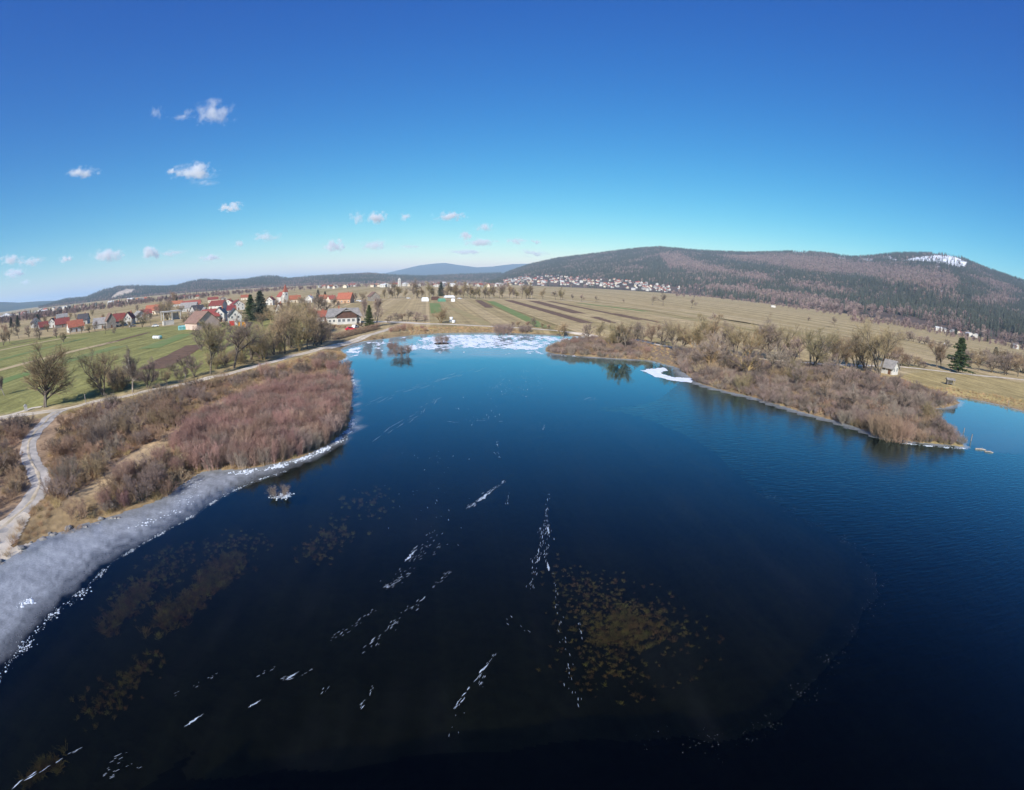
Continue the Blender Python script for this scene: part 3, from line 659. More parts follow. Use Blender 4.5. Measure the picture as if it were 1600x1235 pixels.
def scatter(name, P, Z, scl, rot, sources, label, kind='stuff', g=None, tiltv=None, sz=None):
    """one mass of plants: instances of the given visible plants on points"""
    me = bpy.data.meshes.new(name); me.vertices.add(len(P)); me.vertices.foreach_set('co', np.column_stack([P, Z]).astype(np.float32).ravel())
    for k, a in (('scl', scl), ('rot', rot)):
        t = me.attributes.new(k, 'FLOAT', 'POINT'); t.data.foreach_set('value', np.asarray(a, np.float32))
    t = me.attributes.new('pick', 'INT', 'POINT'); t.data.foreach_set('value', np.asarray((g or rng).integers(0, len(sources), len(P)), np.int32))
    o = link(name, me); tag(o, label, kind=kind)
    nt = bpy.data.node_groups.new(name, 'GeometryNodeTree'); nt.interface.new_socket('Geometry', in_out='INPUT', socket_type='NodeSocketGeometry'); nt.interface.new_socket('Geometry', in_out='OUTPUT', socket_type='NodeSocketGeometry')
    N = nt.nodes; L = nt.links; gi = N.new('NodeGroupInput'); go = N.new('NodeGroupOutput'); ip = N.new('GeometryNodeInstanceOnPoints'); jn = N.new('GeometryNodeJoinGeometry')
    for s in reversed(sources):
        oi = N.new('GeometryNodeObjectInfo'); oi.transform_space = 'ORIGINAL'; oi.inputs['Object'].default_value = s; oi.inputs['As Instance'].default_value = True; L.new(oi.outputs['Geometry'], jn.inputs[0])
    def attr(n, ty):
        a = N.new('GeometryNodeInputNamedAttribute'); a.data_type = ty; a.inputs['Name'].default_value = n; return a.outputs['Attribute']
    cx = N.new('ShaderNodeCombineXYZ'); L.new(attr('rot', 'FLOAT'), cx.inputs[2])
    L.new(gi.outputs[0], ip.inputs['Points']); L.new(jn.outputs[0], ip.inputs['Instance']); ip.inputs['Pick Instance'].default_value = True; L.new(attr('pick', 'INT'), ip.inputs['Instance Index'])
    L.new(cx.outputs[0], ip.inputs['Rotation']); L.new(attr('scl', 'FLOAT'), ip.inputs['Scale']); L.new(ip.outputs[0], go.inputs[0])
    md = o.modifiers.new('plants', 'NODES'); md.node_group = nt
    return o

# ------------------------------------------------------------------ roads and tracks
def ribbon(name, pts, width, mat, label, lift=0.05, z=1.0, cat=None, n=8, wig=0.25):
    C = smooth_line(GP(pts, z), n)
    # even spacing
    s = np.concatenate([[0], np.cumsum(np.linalg.norm(np.diff(C, axis=0), axis=1))]); m = int(s[-1] / 1.2) + 2
    q = np.linspace(0, s[-1], m); C = np.stack([np.interp(q, s, C[:, 0]), np.interp(q, s, C[:, 1])], -1)
    W = np.interp(q, np.linspace(0, s[-1], len(width)), width) if hasattr(width, '__len__') else np.full(m, width)
    T = unit(np.gradient(C, axis=0)); Nn = np.stack([-T[:, 1], T[:, 0]], -1)
    off = np.array([-0.5, -0.3, -0.1, 0.1, 0.3, 0.5])
    g = np.random.default_rng(len(pts)); V = []
    for k, o in enumerate(off):
        e = wig * wob(C[:, 0] + 31 * o, C[:, 1], 5, 3, 5) if abs(o) == 0.5 else 0
        V.append(C + Nn * ((o * W) + e * np.sign(o))[:, None])
    V = np.stack(V, 1).reshape(-1, 2); zz = ground_z(V[:, 0], V[:, 1])[0]
    zz = np.maximum(zz, 0.1) + lift - 0.03 * np.tile(np.abs(off) > 0.4, m)
    I = np.arange(m * 6).reshape(m, 6); F = np.stack([I[:-1, :-1], I[:-1, 1:], I[1:, 1:], I[1:, :-1]], -1).reshape(-1, 4)[:, ::-1]
    me = fast_mesh(name, np.column_stack([V, zz]), F, [mat], smooth=True)
    return tag(link(name, me), label, kind='structure'), C
PATH_L = [(-150, 688), (-40, 662), (0, 654), (60, 645), (95, 640), (150, 628), (220, 614), (300, 598), (370, 581), (430, 564), (490, 548), (550, 531), (590, 520), (612, 513), (628, 508)]
PATH_C = [(560, 504), (600, 503), (628, 504), (660, 506), (700, 507), (760, 510), (820, 513), (880, 518), (940, 524), (985, 530), (1010, 535), (1040, 541), (1070, 546), (1130, 553), (1200, 562), (1270, 568), (1330, 571), (1400, 573), (1450, 578), (1520, 586), (1600, 594), (1700, 608), (1800, 626)]
TRACK = [(100, 639), (84, 648), (66, 665), (50, 684), (44, 702), (49, 722), (60, 742), (62, 762), (46, 786), (22, 808), (-10, 830), (-80, 870)]
_, cL = ribbon('gravel_path', PATH_L, 2.6, M['gravel'], 'pale gravel path along the bushes above the shore')
_, cC = ribbon('gravel_path', PATH_C, [7.0, 7.0, 4.0, 2.8, 2.6, 2.6, 2.6, 2.6, 2.6, 2.6, 2.6, 2.6, 2.6, 2.6, 2.6, 2.6, 2.6, 2.6, 2.6, 2.6], M['gravel'], 'pale gravel path round the far shore and across the meadow', lift=0.054)
_, cT = ribbon('gravel_track', TRACK, 2.7, surf('frosty_gravel', (0.56, 0.5, 0.42), (0.34, 0.31, 0.27), 0.6, bump=0.3, bscale=5), 'pale frosty track curving down to the shore', lift=0.058)
ribbon('farm_road', [(520, 470), (600, 468), (700, 467.5), (800, 468), (900, 470.5), (960, 473)], 4.0, M['gravel'], 'narrow road beside the tree row across the fields', lift=0.05, wig=0.1)
ribbon('gravel_path', [(-150, 682), (0, 652), (30, 645), (50, 638), (66, 636)], 1.5, M['gravel'], 'thin footpath passing the lone round tree', lift=0.062)
M['rut_grass'] = surf('rut_grass', (0.42, 0.34, 0.21), (0.56, 0.47, 0.35), 0.7)
ribbon('grass_strip', PATH_L, 0.5, M['rut_grass'], 'thin grassy strip between the wheel ruts of the path', lift=0.085, wig=0.15)
ribbon('grass_strip', TRACK, 0.45, M['rut_grass'], 'thin dark strip between the wheel ruts of the track', lift=0.09, wig=0.15)
BOAT_RAMP = GP([(-60, 905), (-60, 850), (0, 815), (30, 800), (48, 806), (30, 828), (12, 846), (50, 833), (82, 836), (40, 856), (0, 876)], 0.9)
def flat_poly(name, poly, lift, mat, label, kind='structure', step=None, cat=None):
    """a draped sheet over a world polygon"""
    lo = poly.min(0); hi = poly.max(0); st = step or max((hi - lo).max() / 60, 0.15)
    X, Y = np.meshgrid(np.arange(lo[0], hi[0] + st, st), np.arange(lo[1], hi[1] + st, st)); P = np.stack([X.ravel(), Y.ravel()], -1)
    nx = X.shape[1]; ny = X.shape[0]; I = np.arange(nx * ny).reshape(ny, nx); F = np.stack([I[:-1, :-1], I[:-1, 1:], I[1:, 1:], I[1:, :-1]], -1).reshape(-1, 4)
    cc = P[F].mean(1); F = F[inside(cc, poly)]
    z = ground_z(P[:, 0], P[:, 1])[0] + lift; u, inv = np.unique(F, return_inverse=True)
    return tag(link(name, fast_mesh(name, np.column_stack([P, z])[u], inv.reshape(F.shape), [mat], smooth=True)), label, kind=kind)
flat_poly('gravel_landing', BOAT_RAMP, 0.06, M['gravel'], 'pale gravel landing at the foot of the track', step=0.25)

# ------------------------------------------------------------------ farmland plots
def plot(name, a, b, wa, wb, mat, label, lift=0.06):
    """a long plot from photo point a to b (centre line), widths in metres"""
    A_, B_ = GP([a, b]); d = B_ - A_; ln = np.linalg.norm(d); d /= ln; nn = np.array([-d[1], d[0]]); m = 60
    V = []
    for i in range(m):
        t = i / (m - 1); c = A_ + d * ln * t; w = wa + (wb - wa) * t; e = 0.25 * wob(c[0:1] * 1.0, c[1:2], 6, 2, 3)[0]
        for o in (-0.5, -0.17, 0.17, 0.5): V.append(c + nn * (o * w + e))
    V = np.array(V); z = ground_z(V[:, 0], V[:, 1])[0] + lift; I = np.arange(m * 4).reshape(m, 4)
    F = np.stack([I[:-1, :-1], I[1:, :-1], I[1:, 1:], I[:-1, 1:]], -1).reshape(-1, 4)
    tag(link(name, fast_mesh(name, np.column_stack([V, z]), F[:, ::-1], [mat])), label, kind='structure')
plot('ploughed_field', (794, 469.5), (918, 505), 8, 7, M['soil'], 'long dark ploughed strip running down the middle field')
plot('ploughed_field', (833, 470.5), (905, 490), 11, 9, M['soil'], 'short wide ploughed strip beside the longer one')
plot('ploughed_field', (858, 471), (1000, 500), 5, 4, M['soil'], 'thin ploughed strip right of the wide one')
plot('ploughed_field', (928, 495.5), (960, 505), 5, 4, M['soil'], 'short ploughed strip near the shore trees')
plot('ploughed_field', (747, 469.5), (765, 481), 6, 6, M['soil'], 'small ploughed patch next to the road and canopies')
plot('ploughed_field', (960, 490), (1030, 504), 3.5, 3, M['soil'], 'narrow dark furrow beyond the peninsula trees')
plot('green_field', (766, 471), (850, 512), 7, 6, M['field_green'], 'green winter crop strip beside the ploughed strips')
plot('green_field', (679, 474), (683, 490), 8, 7, M['field_green'], 'green strip in the field behind the white bales')
plot('olive_field', (708, 482), (762, 508), 6, 5, M['field_olive'], 'olive strip behind the white bales')
plot('olive_field', (890, 476), (1100, 502), 8, 8, M['field_olive'], 'long olive strip across the right fields')
plot('green_field', (905, 474), (1010, 487), 9, 9, M['field_green'], 'faint green strip between straw strips')
plot('olive_field', (1075, 490), (1330, 536), 8, 6, M['field_olive'], 'olive strip behind the shore trees')
plot('straw_field', (930, 474), (1200, 510), 9, 7, M['field_straw'], 'pale straw strip in the wide right field')
plot('straw_field', (1060, 483), (1400, 540), 10, 7, M['field_straw'], 'pale straw strip running to the cabin trees')
plot('green_field', (-40, 574), (137, 528), 5, 4, M['field_green'], 'narrow green strip close to the village gardens')
plot('green_field', (-60, 618), (188, 541), 8.5, 8, M['field_green'], 'broad green strip above the lone tree')
plot('straw_field', (-40, 590), (180, 534), 6, 5, M['field_straw'], 'straw strip between the two green strips')
plot('straw_field', (-40, 556), (110, 527), 6, 5, M['field_straw'], 'straw strip in front of the orange roofed house')
plot('ploughed_field', (238, 577), (308, 539), 9, 8, M['soil'], 'small brown ploughed field beside the path hedge')
plot('ploughed_field', (150, 542), (232, 520), 3.5, 3, M['soil'], 'thin brown strip below the village gardens')
plot('ploughed_field', (-20, 548), (80, 527), 3, 2.5, M['soil'], 'dark strip at the edge of the village gardens')
plot('green_field', (232, 545), (292, 522), 9, 8, M['field_green'], 'green lawn around the white bale')

# ------------------------------------------------------------------ shrubs on the banks
gs = np.random.default_rng(21)
def pick_kind(kinds, g):
    k = g.choice([a for a, _ in kinds], p=np.array([w for _, w in kinds]) / sum(w for _, w in kinds)); return k, SH[k][g.integers(len(SH[k]))]
DIST_PATHS = [(cL, 1.0), (cC, 1.0), (cT, 1.0), (GP([(95, 806), (150, 762), (215, 716), (290, 668), (350, 632), (430, 602)], 1.0), 1.15), (GP([(110, 640), (300, 606), (440, 570)], 1.0), 0.7)]
def off_path(P, m=2.2): return np.all([pdist(P, c) > m * k for c, k in DIST_PATHS], axis=0)
TONE = dict(grey='grey', brown='brown', dark='dark', red='reddish', olive='olive', orange='orange-tan')
def shrubs(polypx, kinds, spacing, smin, smax, label, group, name='shrub', z=1.0, maxn=400, keep_path=2.0):
    """leafless shrubs as things of their own; label ends with where the patch is, tone, size and nearest edge come from the shrub itself"""
    poly = GP(polypx, z) if not isinstance(polypx, np.ndarray) else polypx
    P = sample_poly(poly, maxn * 3, gs, spacing, 12)
    if not len(P): return []
    P = P[off_path(P, keep_path)]; zz, d = zg(P); k = d > 0.3; P = P[k]; zz = zz[k]; d = d[k]
    ix = np.sort(gs.permutation(len(P))[:maxn]); P, zz, d = P[ix], zz[ix], d[ix]
    dp = np.min([pdist(P, c) for c in (cL, cC, cT)], axis=0)
    out = []
    for p, q, dw, dpp in zip(P, zz, d, dp):
        kk, me = pick_kind(kinds, gs)
        o = link(name, me, None, (p[0], p[1], q - 0.05), gs.uniform(0, 6.28)); s = gs.uniform(smin, smax); o.scale = (s * gs.uniform(0.9, 1.15), s * gs.uniform(0.9, 1.15), s)
        f = (s - smin) / (smax - smin); size = 'low' if f < 0.33 else 'tall' if f > 0.66 else 'medium high'
        edge = ' at the water edge' if dw < 3 else ' close to the gravel' if dpp < 4.5 else ''
        lb = f'{size} {TONE[kk]} leafless shrub {label}'; lb += edge if len((lb + edge).split()) <= 16 else ''; tag(o, lb, 'shrub', group); out.append(o)
    return out
REG = {
 'L0': [(-120, 700), (0, 672), (52, 658), (36, 690), (30, 722), (40, 752), (30, 782), (0, 800), (-120, 860)],
 'L1': [(80, 724), (98, 668), (140, 652), (250, 632), (270, 668), (215, 735), (160, 775), (105, 795), (78, 775)],
 'L2': [(160, 636), (300, 608), (420, 582), (400, 606), (330, 640), (280, 664), (200, 660)],
 'L3': [(400, 592), (450, 574), (520, 553), (538, 556), (545, 580), (548, 604), (500, 596), (440, 604)],
 'L4': [(150, 796), (205, 742), (255, 712), (285, 728), (285, 748), (250, 772), (205, 792)],
 'RED': [(272, 706), (320, 664), (400, 622), (470, 606), (530, 606), (545, 618), (538, 648), (515, 680), (450, 706), (380, 722), (310, 726)],
 'SPIT': [(852, 546), (880, 537), (930, 531), (985, 534), (1008, 545), (1020, 560), (1000, 562), (920, 556)],
 'R1': [(1062, 556), (1080, 557), (1160, 568), (1280, 582), (1300, 640), (1240, 638), (1170, 618), (1110, 602), (1078, 588), (1060, 574)],
 'R2': [(1280, 582), (1380, 596), (1440, 612), (1496, 628), (1460, 640), (1462, 655), (1488, 682), (1440, 690), (1370, 678), (1300, 655)],
}
B1 = shrubs(REG['L0'], [('brown', 3), ('grey', 2)], 1.9, 0.8, 1.25, 'left of the curving track', 'shrubs left of the track', maxn=28)
B2 = shrubs(REG['L1'], [('brown', 6), ('grey', 2), ('dark', 1)], 2.3, 0.6, 1.3, 'inside the bend of the track', 'shrubs inside the track bend', maxn=48)
B3 = shrubs(REG['L2'], [('brown', 5), ('grey', 2), ('dark', 1)], 2.4, 0.5, 1.0, 'between path and red willow thicket', 'shrubs between path and willows', maxn=36)
B4 = shrubs(REG['L3'], [('grey', 3), ('red', 2), ('dark', 2)], 2.4, 0.6, 1.0, 'on the bank where the lake narrows', 'shrubs on the narrowing bank', maxn=26)
B5 = shrubs(REG['L4'], [('brown', 3), ('red', 2), ('grey', 1)], 1.8, 0.55, 0.95, 'on the grass above the frosted ice', 'shrubs above the frosted ice', maxn=16)
B6 = shrubs(REG['R1'], [('grey', 4), ('brown', 2), ('dark', 1), ('olive', 1)], 2.6, 0.75, 1.25, 'on the bank around the yellow barked tree', 'shrubs on the wooded bank', maxn=50)
B7 = shrubs(REG['R2'], [('grey', 4), ('dark', 2), ('brown', 2)], 2.4, 0.7, 1.2, 'on the point below the cabin', 'shrubs on the point below the cabin', maxn=50)
B8 = shrubs(REG['SPIT'], [('red', 3), ('grey', 3), ('brown', 2)], 2.4, 0.5, 0.85, 'on the low peninsula by the white ice', 'shrubs on the peninsula', maxn=24)
# willow masses and undergrowth nobody could count
SRC = {}
def source(key, px, py, label, i=0, s=1.0):
    p = G(px, py, 0.8); z = zg(p)[0][0]; o = link('shrub', SH[key][i], None, (p[0], p[1], z - 0.05)); o.scale = (s,) * 3
    tag(o, label, 'shrub', 'shrubs of note'); SRC.setdefault(key, []).append(o); return o
source('red', 330, 722, 'red-brown willow shrub at the lower corner of the willow thicket', 0)
source('red', 515, 676, 'purple willow shrub at the tip of the willow thicket by the ice', 1)
source('red', 300, 700, 'red willow shrub on the inland edge of the willow thicket', 2)
source('brown', 250, 690, 'brown shrub beside the strip of dry grass', 0)
source('brown', 120, 800, 'low brown shrub nearest to the gravel landing', 2, 0.7)
source('grey', 1320, 655, 'grey shrub at the water edge in front of the pale trunk', 0)
source('grey', 1200, 622, 'grey shrub overhanging the ice along the wooded bank', 1)
o_ = source('orange', 1388, 680, 'large round orange-tan willow at the edge of the water', 0, 1.55)
source('orange', 1408, 684, 'orange-tan willow shrub beside the larger round one', 1, 1.2)
source('orange', 1372, 674, 'small orange-tan willow left of the large round one', 1, 1.1)
g2 = np.random.default_rng(33)
def mass(name, polys, spacing, n, smin, smax, sources, label, zlo=0.3, path=1.8):
    Ps = []
    for poly in polys:
        P = sample_poly(GP(poly, 0.9) if not isinstance(poly, np.ndarray) else poly, n, g2, spacing, 14)
        if len(P): Ps.append(P)
    P = np.concatenate(Ps); P = P[off_path(P, path)]; z, d = zg(P); k = d > zlo; P = P[k]; z = z[k]
    return scatter(name, P, z - 0.05, g2.uniform(smin, smax, len(P)), g2.uniform(0, 6.28, len(P)), sources, label, g=g2)
mass('willow_thicket', [REG['RED']], 0.8, 1300, 0.45, 0.88, SRC['red'], 'dense red-purple willow thicket on the bank')
mass('undergrowth', [REG['L0'], REG['L1'], REG['L2'], REG['L3'], REG['L4']], 1.8, 900, 0.25, 0.6, SRC['brown'] + SRC['grey'][:1] + SRC['brown'], 'brown undergrowth between the shrubs on the path bank')
_rs = smooth_line(GP(SHORE_RIGHT[8:20], 0.0), 3); _dd = np.gradient(_rs, axis=0); _nn = unit(np.stack([-_dd[:, 1], _dd[:, 0]], -1))
RIM = np.vstack([_rs, (_rs + _nn * 3.2)[::-1]])
mass('undergrowth', [REG['R1'], REG['R2'], REG['SPIT'], RIM], 1.3, 2200, 0.3, 0.8, SRC['grey'] + SRC['brown'][:1], 'grey undergrowth on the wooded bank and point')
# dry grass
tuft = [link('dry_grass_tuft', grass_mesh(50 + i, 70, 0.75, 0.9, M['dry_grass']), None, (0, 0, 0)) for i in range(2)]
for o, (px, py), lab in zip(tuft, [(120, 818), (100, 824)], ['tuft of dry tan grass above the frosted ice', 'tuft of dry tan grass next to the gravel landing']):
    p = G(px, py, 0.5); o.location = (p[0], p[1], zg(p)[0][0]); tag(o, lab, 'grass')
Pgr = []
for poly, sp, n in ((np.vstack([GP([(-60, 880), (30, 800), (60, 760), (110, 640), (300, 604), (450, 566), (620, 524), (690, 517)], 0.9), GP(SHORE_LEFT[::-1][3:], 0.0)]), 0.85, 5200),
                    (BANK_R, 1.8, 1200), (GP([(640, 512), (760, 513), (940, 527), (930, 531), (745, 521), (640, 524)], 0.8), 1.1, 1200), (GP([(1440, 606), (1500, 618), (1600, 636), (1700, 664), (1700, 655), (1600, 628), (1500, 610)], 0.8), 1.2, 700)):
    Pgr.append(sample_poly(poly, n, g2, sp, 10))
Pgr = np.concatenate(Pgr); zgr, dgr = zg(Pgr); k = (dgr > 0.15) & off_path(Pgr, 1.5); Pgr, zgr = Pgr[k], zgr[k]
scatter('dry_grass', Pgr, zgr - 0.03, g2.uniform(0.5, 1.15, len(Pgr)), g2.uniform(0, 6.28, len(Pgr)), tuft, 'dry tan grass along the shore and under the shrubs', g=g2)

# ------------------------------------------------------------------ trees
TR = {}
def dtree(key, *a, **k): TR[key] = bare_tree(*a, **k)
dtree('round_a', 1, 10, 0.3, M['bark'], M['twig_olive'], crown=0.68, first=0.16, nl=26)
dtree('round_b', 2, 10, 0.24, M['bark'], M['twig_grey'], crown=0.62, first=0.25, nl=14)
dtree('round_c', 3, 10, 0.24, M['bark'], M['twig_brown'], crown=0.6, first=0.2, nl=14)
dtree('olive_a', 4, 10, 0.22, M['bark'], M['twig_olive'], crown=0.58, first=0.15, nl=9, stems=3, shape='round', kids=(6, 6, 5))
dtree('olive_b', 5, 10, 0.22, M['bark_yellow'], M['twig_olive'], crown=0.6, first=0.12, nl=9, stems=3, kids=(6, 6, 5))
dtree('grey_m', 6, 10, 0.2, M['bark'], M['twig_lilac'], crown=0.55, first=0.15, nl=9, stems=3, kids=(6, 6, 5))
dtree('tall_a', 7, 12, 0.24, M['bark'], M['twig_olive'], crown=0.6, first=0.18, nl=18, shape='tall')
dtree('tall_b', 8, 12, 0.22, M['bark_pale'], M['twig_grey'], crown=0.55, first=0.2, nl=18, shape='tall')
dtree('birch', 9, 12, 0.18, M['bark_pale'], M['twig_lilac'], crown=0.6, first=0.2, nl=20, shape='tall')
dtree('yellow', 10, 9, 0.3, M['bark_yellow'], M['twig_grey'], crown=0.65, first=0.15, nl=10, stems=2, kids=(6, 6, 5))
HT = dict(round_a=10, round_b=10, round_c=10, olive_a=10, olive_b=10, grey_m=10, tall_a=12, tall_b=12, birch=12, yellow=9)
TR['spruce_a'] = spruce(11, 12, 8.5, M['needles'], fat=1.3); TR['spruce_b'] = spruce(12, 12, 8.5, M['needles_dark'], fat=1.4); TR['pine'] = spruce(13, 12, 13.0, M['needles'], lv=13, per=7, needle=80, ragged=0.32, start=0.16, fat=2.2)
HT.update(spruce_a=12, spruce_b=12, pine=12)
gt = np.random.default_rng(55)
def tree(kind, px, py, hpx, label, group=None, name='bare_tree', wide=1.0):
    """a tree standing at a photo point; its height in photo pixels"""
    p = G(px, py, 1.0); dist = math.hypot(p[0], p[1]); z = zg(p)[0][0]
    dep = math.atan2(CAM_H - 1.0, dist)
    h = hpx / FPX * math.hypot(dist, CAM_H) / max(math.cos(dep), 0.3)
    s = h / HT[kind]
    if kind.startswith(('spruce', 'pine')): name = 'conifer_tree'
    o = empty(name, (p[0], p[1], z - 0.05), gt.uniform(0, 6.28)); o.scale = (s * wide, s * wide, s)
    link('trunk', TR[kind][0], o); link('crown', TR[kind][1], o)
    tag(o, label, 'conifer' if name == 'conifer_tree' else 'tree', group); return o
tree('round_a', 70, 637, 80, 'large round bare tree standing alone at the path junction', wide=1.25)
tree('tall_b', 7, 618, 34, 'small slim bare tree at the edge of the green strip')
tree('olive_a', 163, 617, 60, 'yellow-brown bare tree right of the lone round tree', wide=1.1)
tree('tall_b', 207, 612, 74, 'tall pale bare tree at the start of the path hedge')
tree('tall_a', 329, 586, 80, 'tall slim bare tree beside the path near the ploughed field')
tree('round_b', 365, 575, 66, 'spreading bare tree right of the tall slim one by the path', wide=1.2)
_t1 = 'first second third fourth fifth sixth seventh eighth ninth tenth eleventh twelfth thirteenth fourteenth fifteenth sixteenth seventeenth eighteenth nineteenth'.split()
ORD = [''] + _t1 + ['twentieth'] + ['twenty-' + q for q in _t1[:9]] + ['thirtieth'] + ['thirty-' + q for q in _t1[:9]]
KT = dict(round_a='olive', round_b='grey', round_c='brown', olive_a='olive', olive_b='yellow-olive', grey_m='purple-grey', tall_a='slim olive', tall_b='slim pale', birch='pale')
def tree_name(k, h, lo, hi): return ('low ' if h < lo else 'tall ' if h > hi else 'medium high ') + KT[k]
ROWG = 'trees in the hedge along the path'
for px, py, h, k in [(182, 611, 34, 'grey_m'), (230, 606, 40, 'grey_m'), (262, 602, 22, 'olive_a'), (288, 594, 26, 'tall_b'), (305, 589, 32, 'grey_m'), (392, 562, 46, 'olive_a'), (412, 562, 40, 'olive_b'), (428, 555, 46, 'olive_a'), (445, 552, 56, 'round_c'), (455, 545, 60, 'olive_a'), (468, 548, 48, 'olive_b'),
                     (480, 546, 52, 'round_c'), (492, 541, 44, 'grey_m'), (502, 538, 36, 'olive_a'), (472, 524, 48, 'olive_b'), (486, 522, 40, 'round_c'), (458, 522, 44, 'olive_a'), (436, 530, 42, 'grey_m'), (345, 560, 36, 'grey_m'), (380, 556, 34, 'olive_b'), (515, 531, 24, 'grey_m')]:
    tree(k, px, py, h, tree_name(k, h, 38, 47) + ' leafless tree in the path hedge, ' + ('near the ploughed field' if px < 400 else 'near the grey roofed house' if px > 455 else 'left of the densest clump'), ROWG)
for px, py, h, k in [(468, 500, 26, 'olive_a'), (482, 497, 30, 'grey_m'), (495, 494, 32, 'round_b'), (508, 492, 26, 'grey_m'), (455, 498, 24, 'olive_b'), (440, 500, 22, 'olive_a'), (425, 505, 24, 'olive_b'), (410, 510, 20, 'olive_a'), (520, 486, 20, 'round_b')]:
    tree(k, px, py, h, 'leafless garden tree between church and grey roofed house', 'garden trees by the church')
VIL = [(30, 530, 16), (8, 528, 18), (62, 531, 18), (100, 536, 15), (20, 521, 14), (128, 522, 12), (88, 528, 14), (140, 520, 12), (165, 522, 13), (205, 516, 14), (178, 522, 10), (222, 512, 16), (236, 508, 18), (228, 505, 16), (300, 505, 18), (290, 508, 14), (330, 520, 14), (270, 476, 18), (258, 498, 28), (262, 500, 26), (250, 497, 20), (110, 500, 10), (215, 487, 10), (145, 494, 9), (318, 512, 16), (345, 540, 26), (316, 548, 34), (330, 545, 36), (390, 520, 16), (400, 526, 18), (360, 520, 16), (375, 530, 20), (346, 520, 14), (40, 497, 10), (25, 505, 10), (75, 519, 11), (50, 517, 12), (110, 523, 10), (148, 517, 13), (192, 512, 13), (214, 506, 14), (225, 498, 14), (246, 493, 14), (283, 492, 14), (305, 499, 15), (335, 508, 14), (352, 510, 12), (322, 486, 12), (350, 476, 10), (312, 478, 10), (265, 484, 12), (200, 500, 11), (180, 500, 10), (160, 502, 10), (120, 500, 9), (70, 505, 9), (385, 515, 18), (15, 536, 18), (45, 527, 16), (5, 540, 18), (430, 485, 16), (450, 488, 20), (415, 492, 14), (470, 478, 14), (490, 480, 16), (528, 480, 10), (556, 470, 12), (566, 470, 13)]
VT = []
for i, (px, py, h) in enumerate(VIL):
    VT.append(tree(['round_b', 'round_c', 'grey_m', 'olive_a'][i % 4], px, py, h, 'small leafless orchard tree in the village gardens', 'village orchard trees'))
tree('spruce_a', 392, 501, 38, 'broad dark conifer in the village, left of a pair', wide=1.25); tree('spruce_b', 407, 501, 44, 'tallest dark conifer of the pair beside the white houses', wide=1.25)
tree('spruce_b', 18, 512, 14, 'dark conifer at the far edge of the village'); tree('spruce_b', 28, 511, 15, 'second dark conifer at the edge of the village'); tree('spruce_b', 59, 505, 12, 'small round conifer beside the grey gabled house', wide=1.5)
tree('spruce_b', 276, 474, 10, 'small dark conifer behind the long red roofs'); tree('spruce_b', 497, 467, 14, 'conifer beside the orange roofs near the church'); tree('spruce_b', 508, 470, 14, 'conifer between two orange roofs near the church', wide=1.1)
tree('spruce_a', 577, 512, 34, 'green spruce beside the grey roofed house'); tree('birch', 588, 510, 42, 'pale birch with fine purple twigs behind the green spruce', wide=1.25); tree('birch', 571, 507, 38, 'thin birch between house and spruce')
for px, py, h, k in [(606, 505, 12, 'grey_m'), (622, 503, 14, 'grey_m'), (637, 503, 17, 'round_b'), (650, 503, 15, 'grey_m'), (664, 503, 11, 'grey_m'), (628, 502, 12, 'round_c')]:
    tree(k, px, py, h, 'low leafless bush in the field behind the road bend', 'bushes behind the road bend', name='bush', wide=1.4)
tree('olive_b', 689, 505, 24, 'yellow-olive willow beside the white bales', wide=1.15)
ROAD_TREES = [601, 607, 613, 618, 621, 633, 645, 651, 654, 659, 671, 674, 699, 706, 710, 713, 717, 724, 729, 735, 739, 745, 749, 755, 759, 764, 769, 772, 780, 785, 796, 800, 807, 815, 822, 826, 831, 848, 868, 876, 879, 892]
for i, px in enumerate(ROAD_TREES):
    h = [18, 22, 16, 25, 20, 15, 23, 19, 26][i % 9] * (1.2 if px in (621, 671, 710, 713) else 1.0); h = h * (0.8 if px > 840 else 1)
    rk = sum(1 for q in ROAD_TREES if (px <= q < 689) or (689 < q <= px))
    lab = f'{ORD[rk]} bare tree {"left" if px < 689 else "right"} of the dark spruce in the field road row'
    tree(['tall_a', 'tall_b', 'tall_a', 'round_b', 'tall_a'][i % 5], px, 466.5 + max(0, (px - 800) * 0.03), h, lab, 'trees along the field road', wide=1.15 if i % 3 else 0.85)
tree('spruce_b', 689, 463, 22, 'single dark spruce in the roadside tree row')
for px, py, h, lab in [(1019, 477, 15, 'small bare tree standing in the straw fields, first of a pair'), (1036, 478, 18, 'small bare tree in the straw fields beside another'), (1080, 482, 15, 'lone bare tree in the straw fields below the mountain'), (908, 472, 11, 'low bare tree by the road end'), (931, 472, 9, 'low thorn bush in the flat fields'), (1262, 504, 8, 'dark round bush alone in the wide field'), (1305, 513, 16, 'thin bare tree alone in the right field'), (975, 474, 6, 'tiny bush in the flat field'), (1116, 505, 14, 'slim bare tree behind the peninsula woods')]:
    tree('round_b', px, py, h, lab, wide=1.0)
FH_ = [(1385, 527, 8), (1393, 529, 9), (1402, 530, 11), (1412, 532, 8), (1420, 533, 13), (1427, 534, 14), (1436, 536, 10), (1444, 538, 12), (1452, 540, 10), (1458, 541, 8), (1466, 543, 9), (1481, 545, 12), (1474, 545, 8)]
for px, py, h in FH_:
    tree('grey_m', px, py, h, ORD[1 + sum(1 for q in FH_ if q[0] < px)] + ' bush from the left in the hedge crossing the straw field', 'bushes of the field hedge', name='bush', wide=1.4)
_o = lambda L_, px, py: ORD[1 + sum(1 for q in L_ if (q[0], q[1]) < (px, py))]
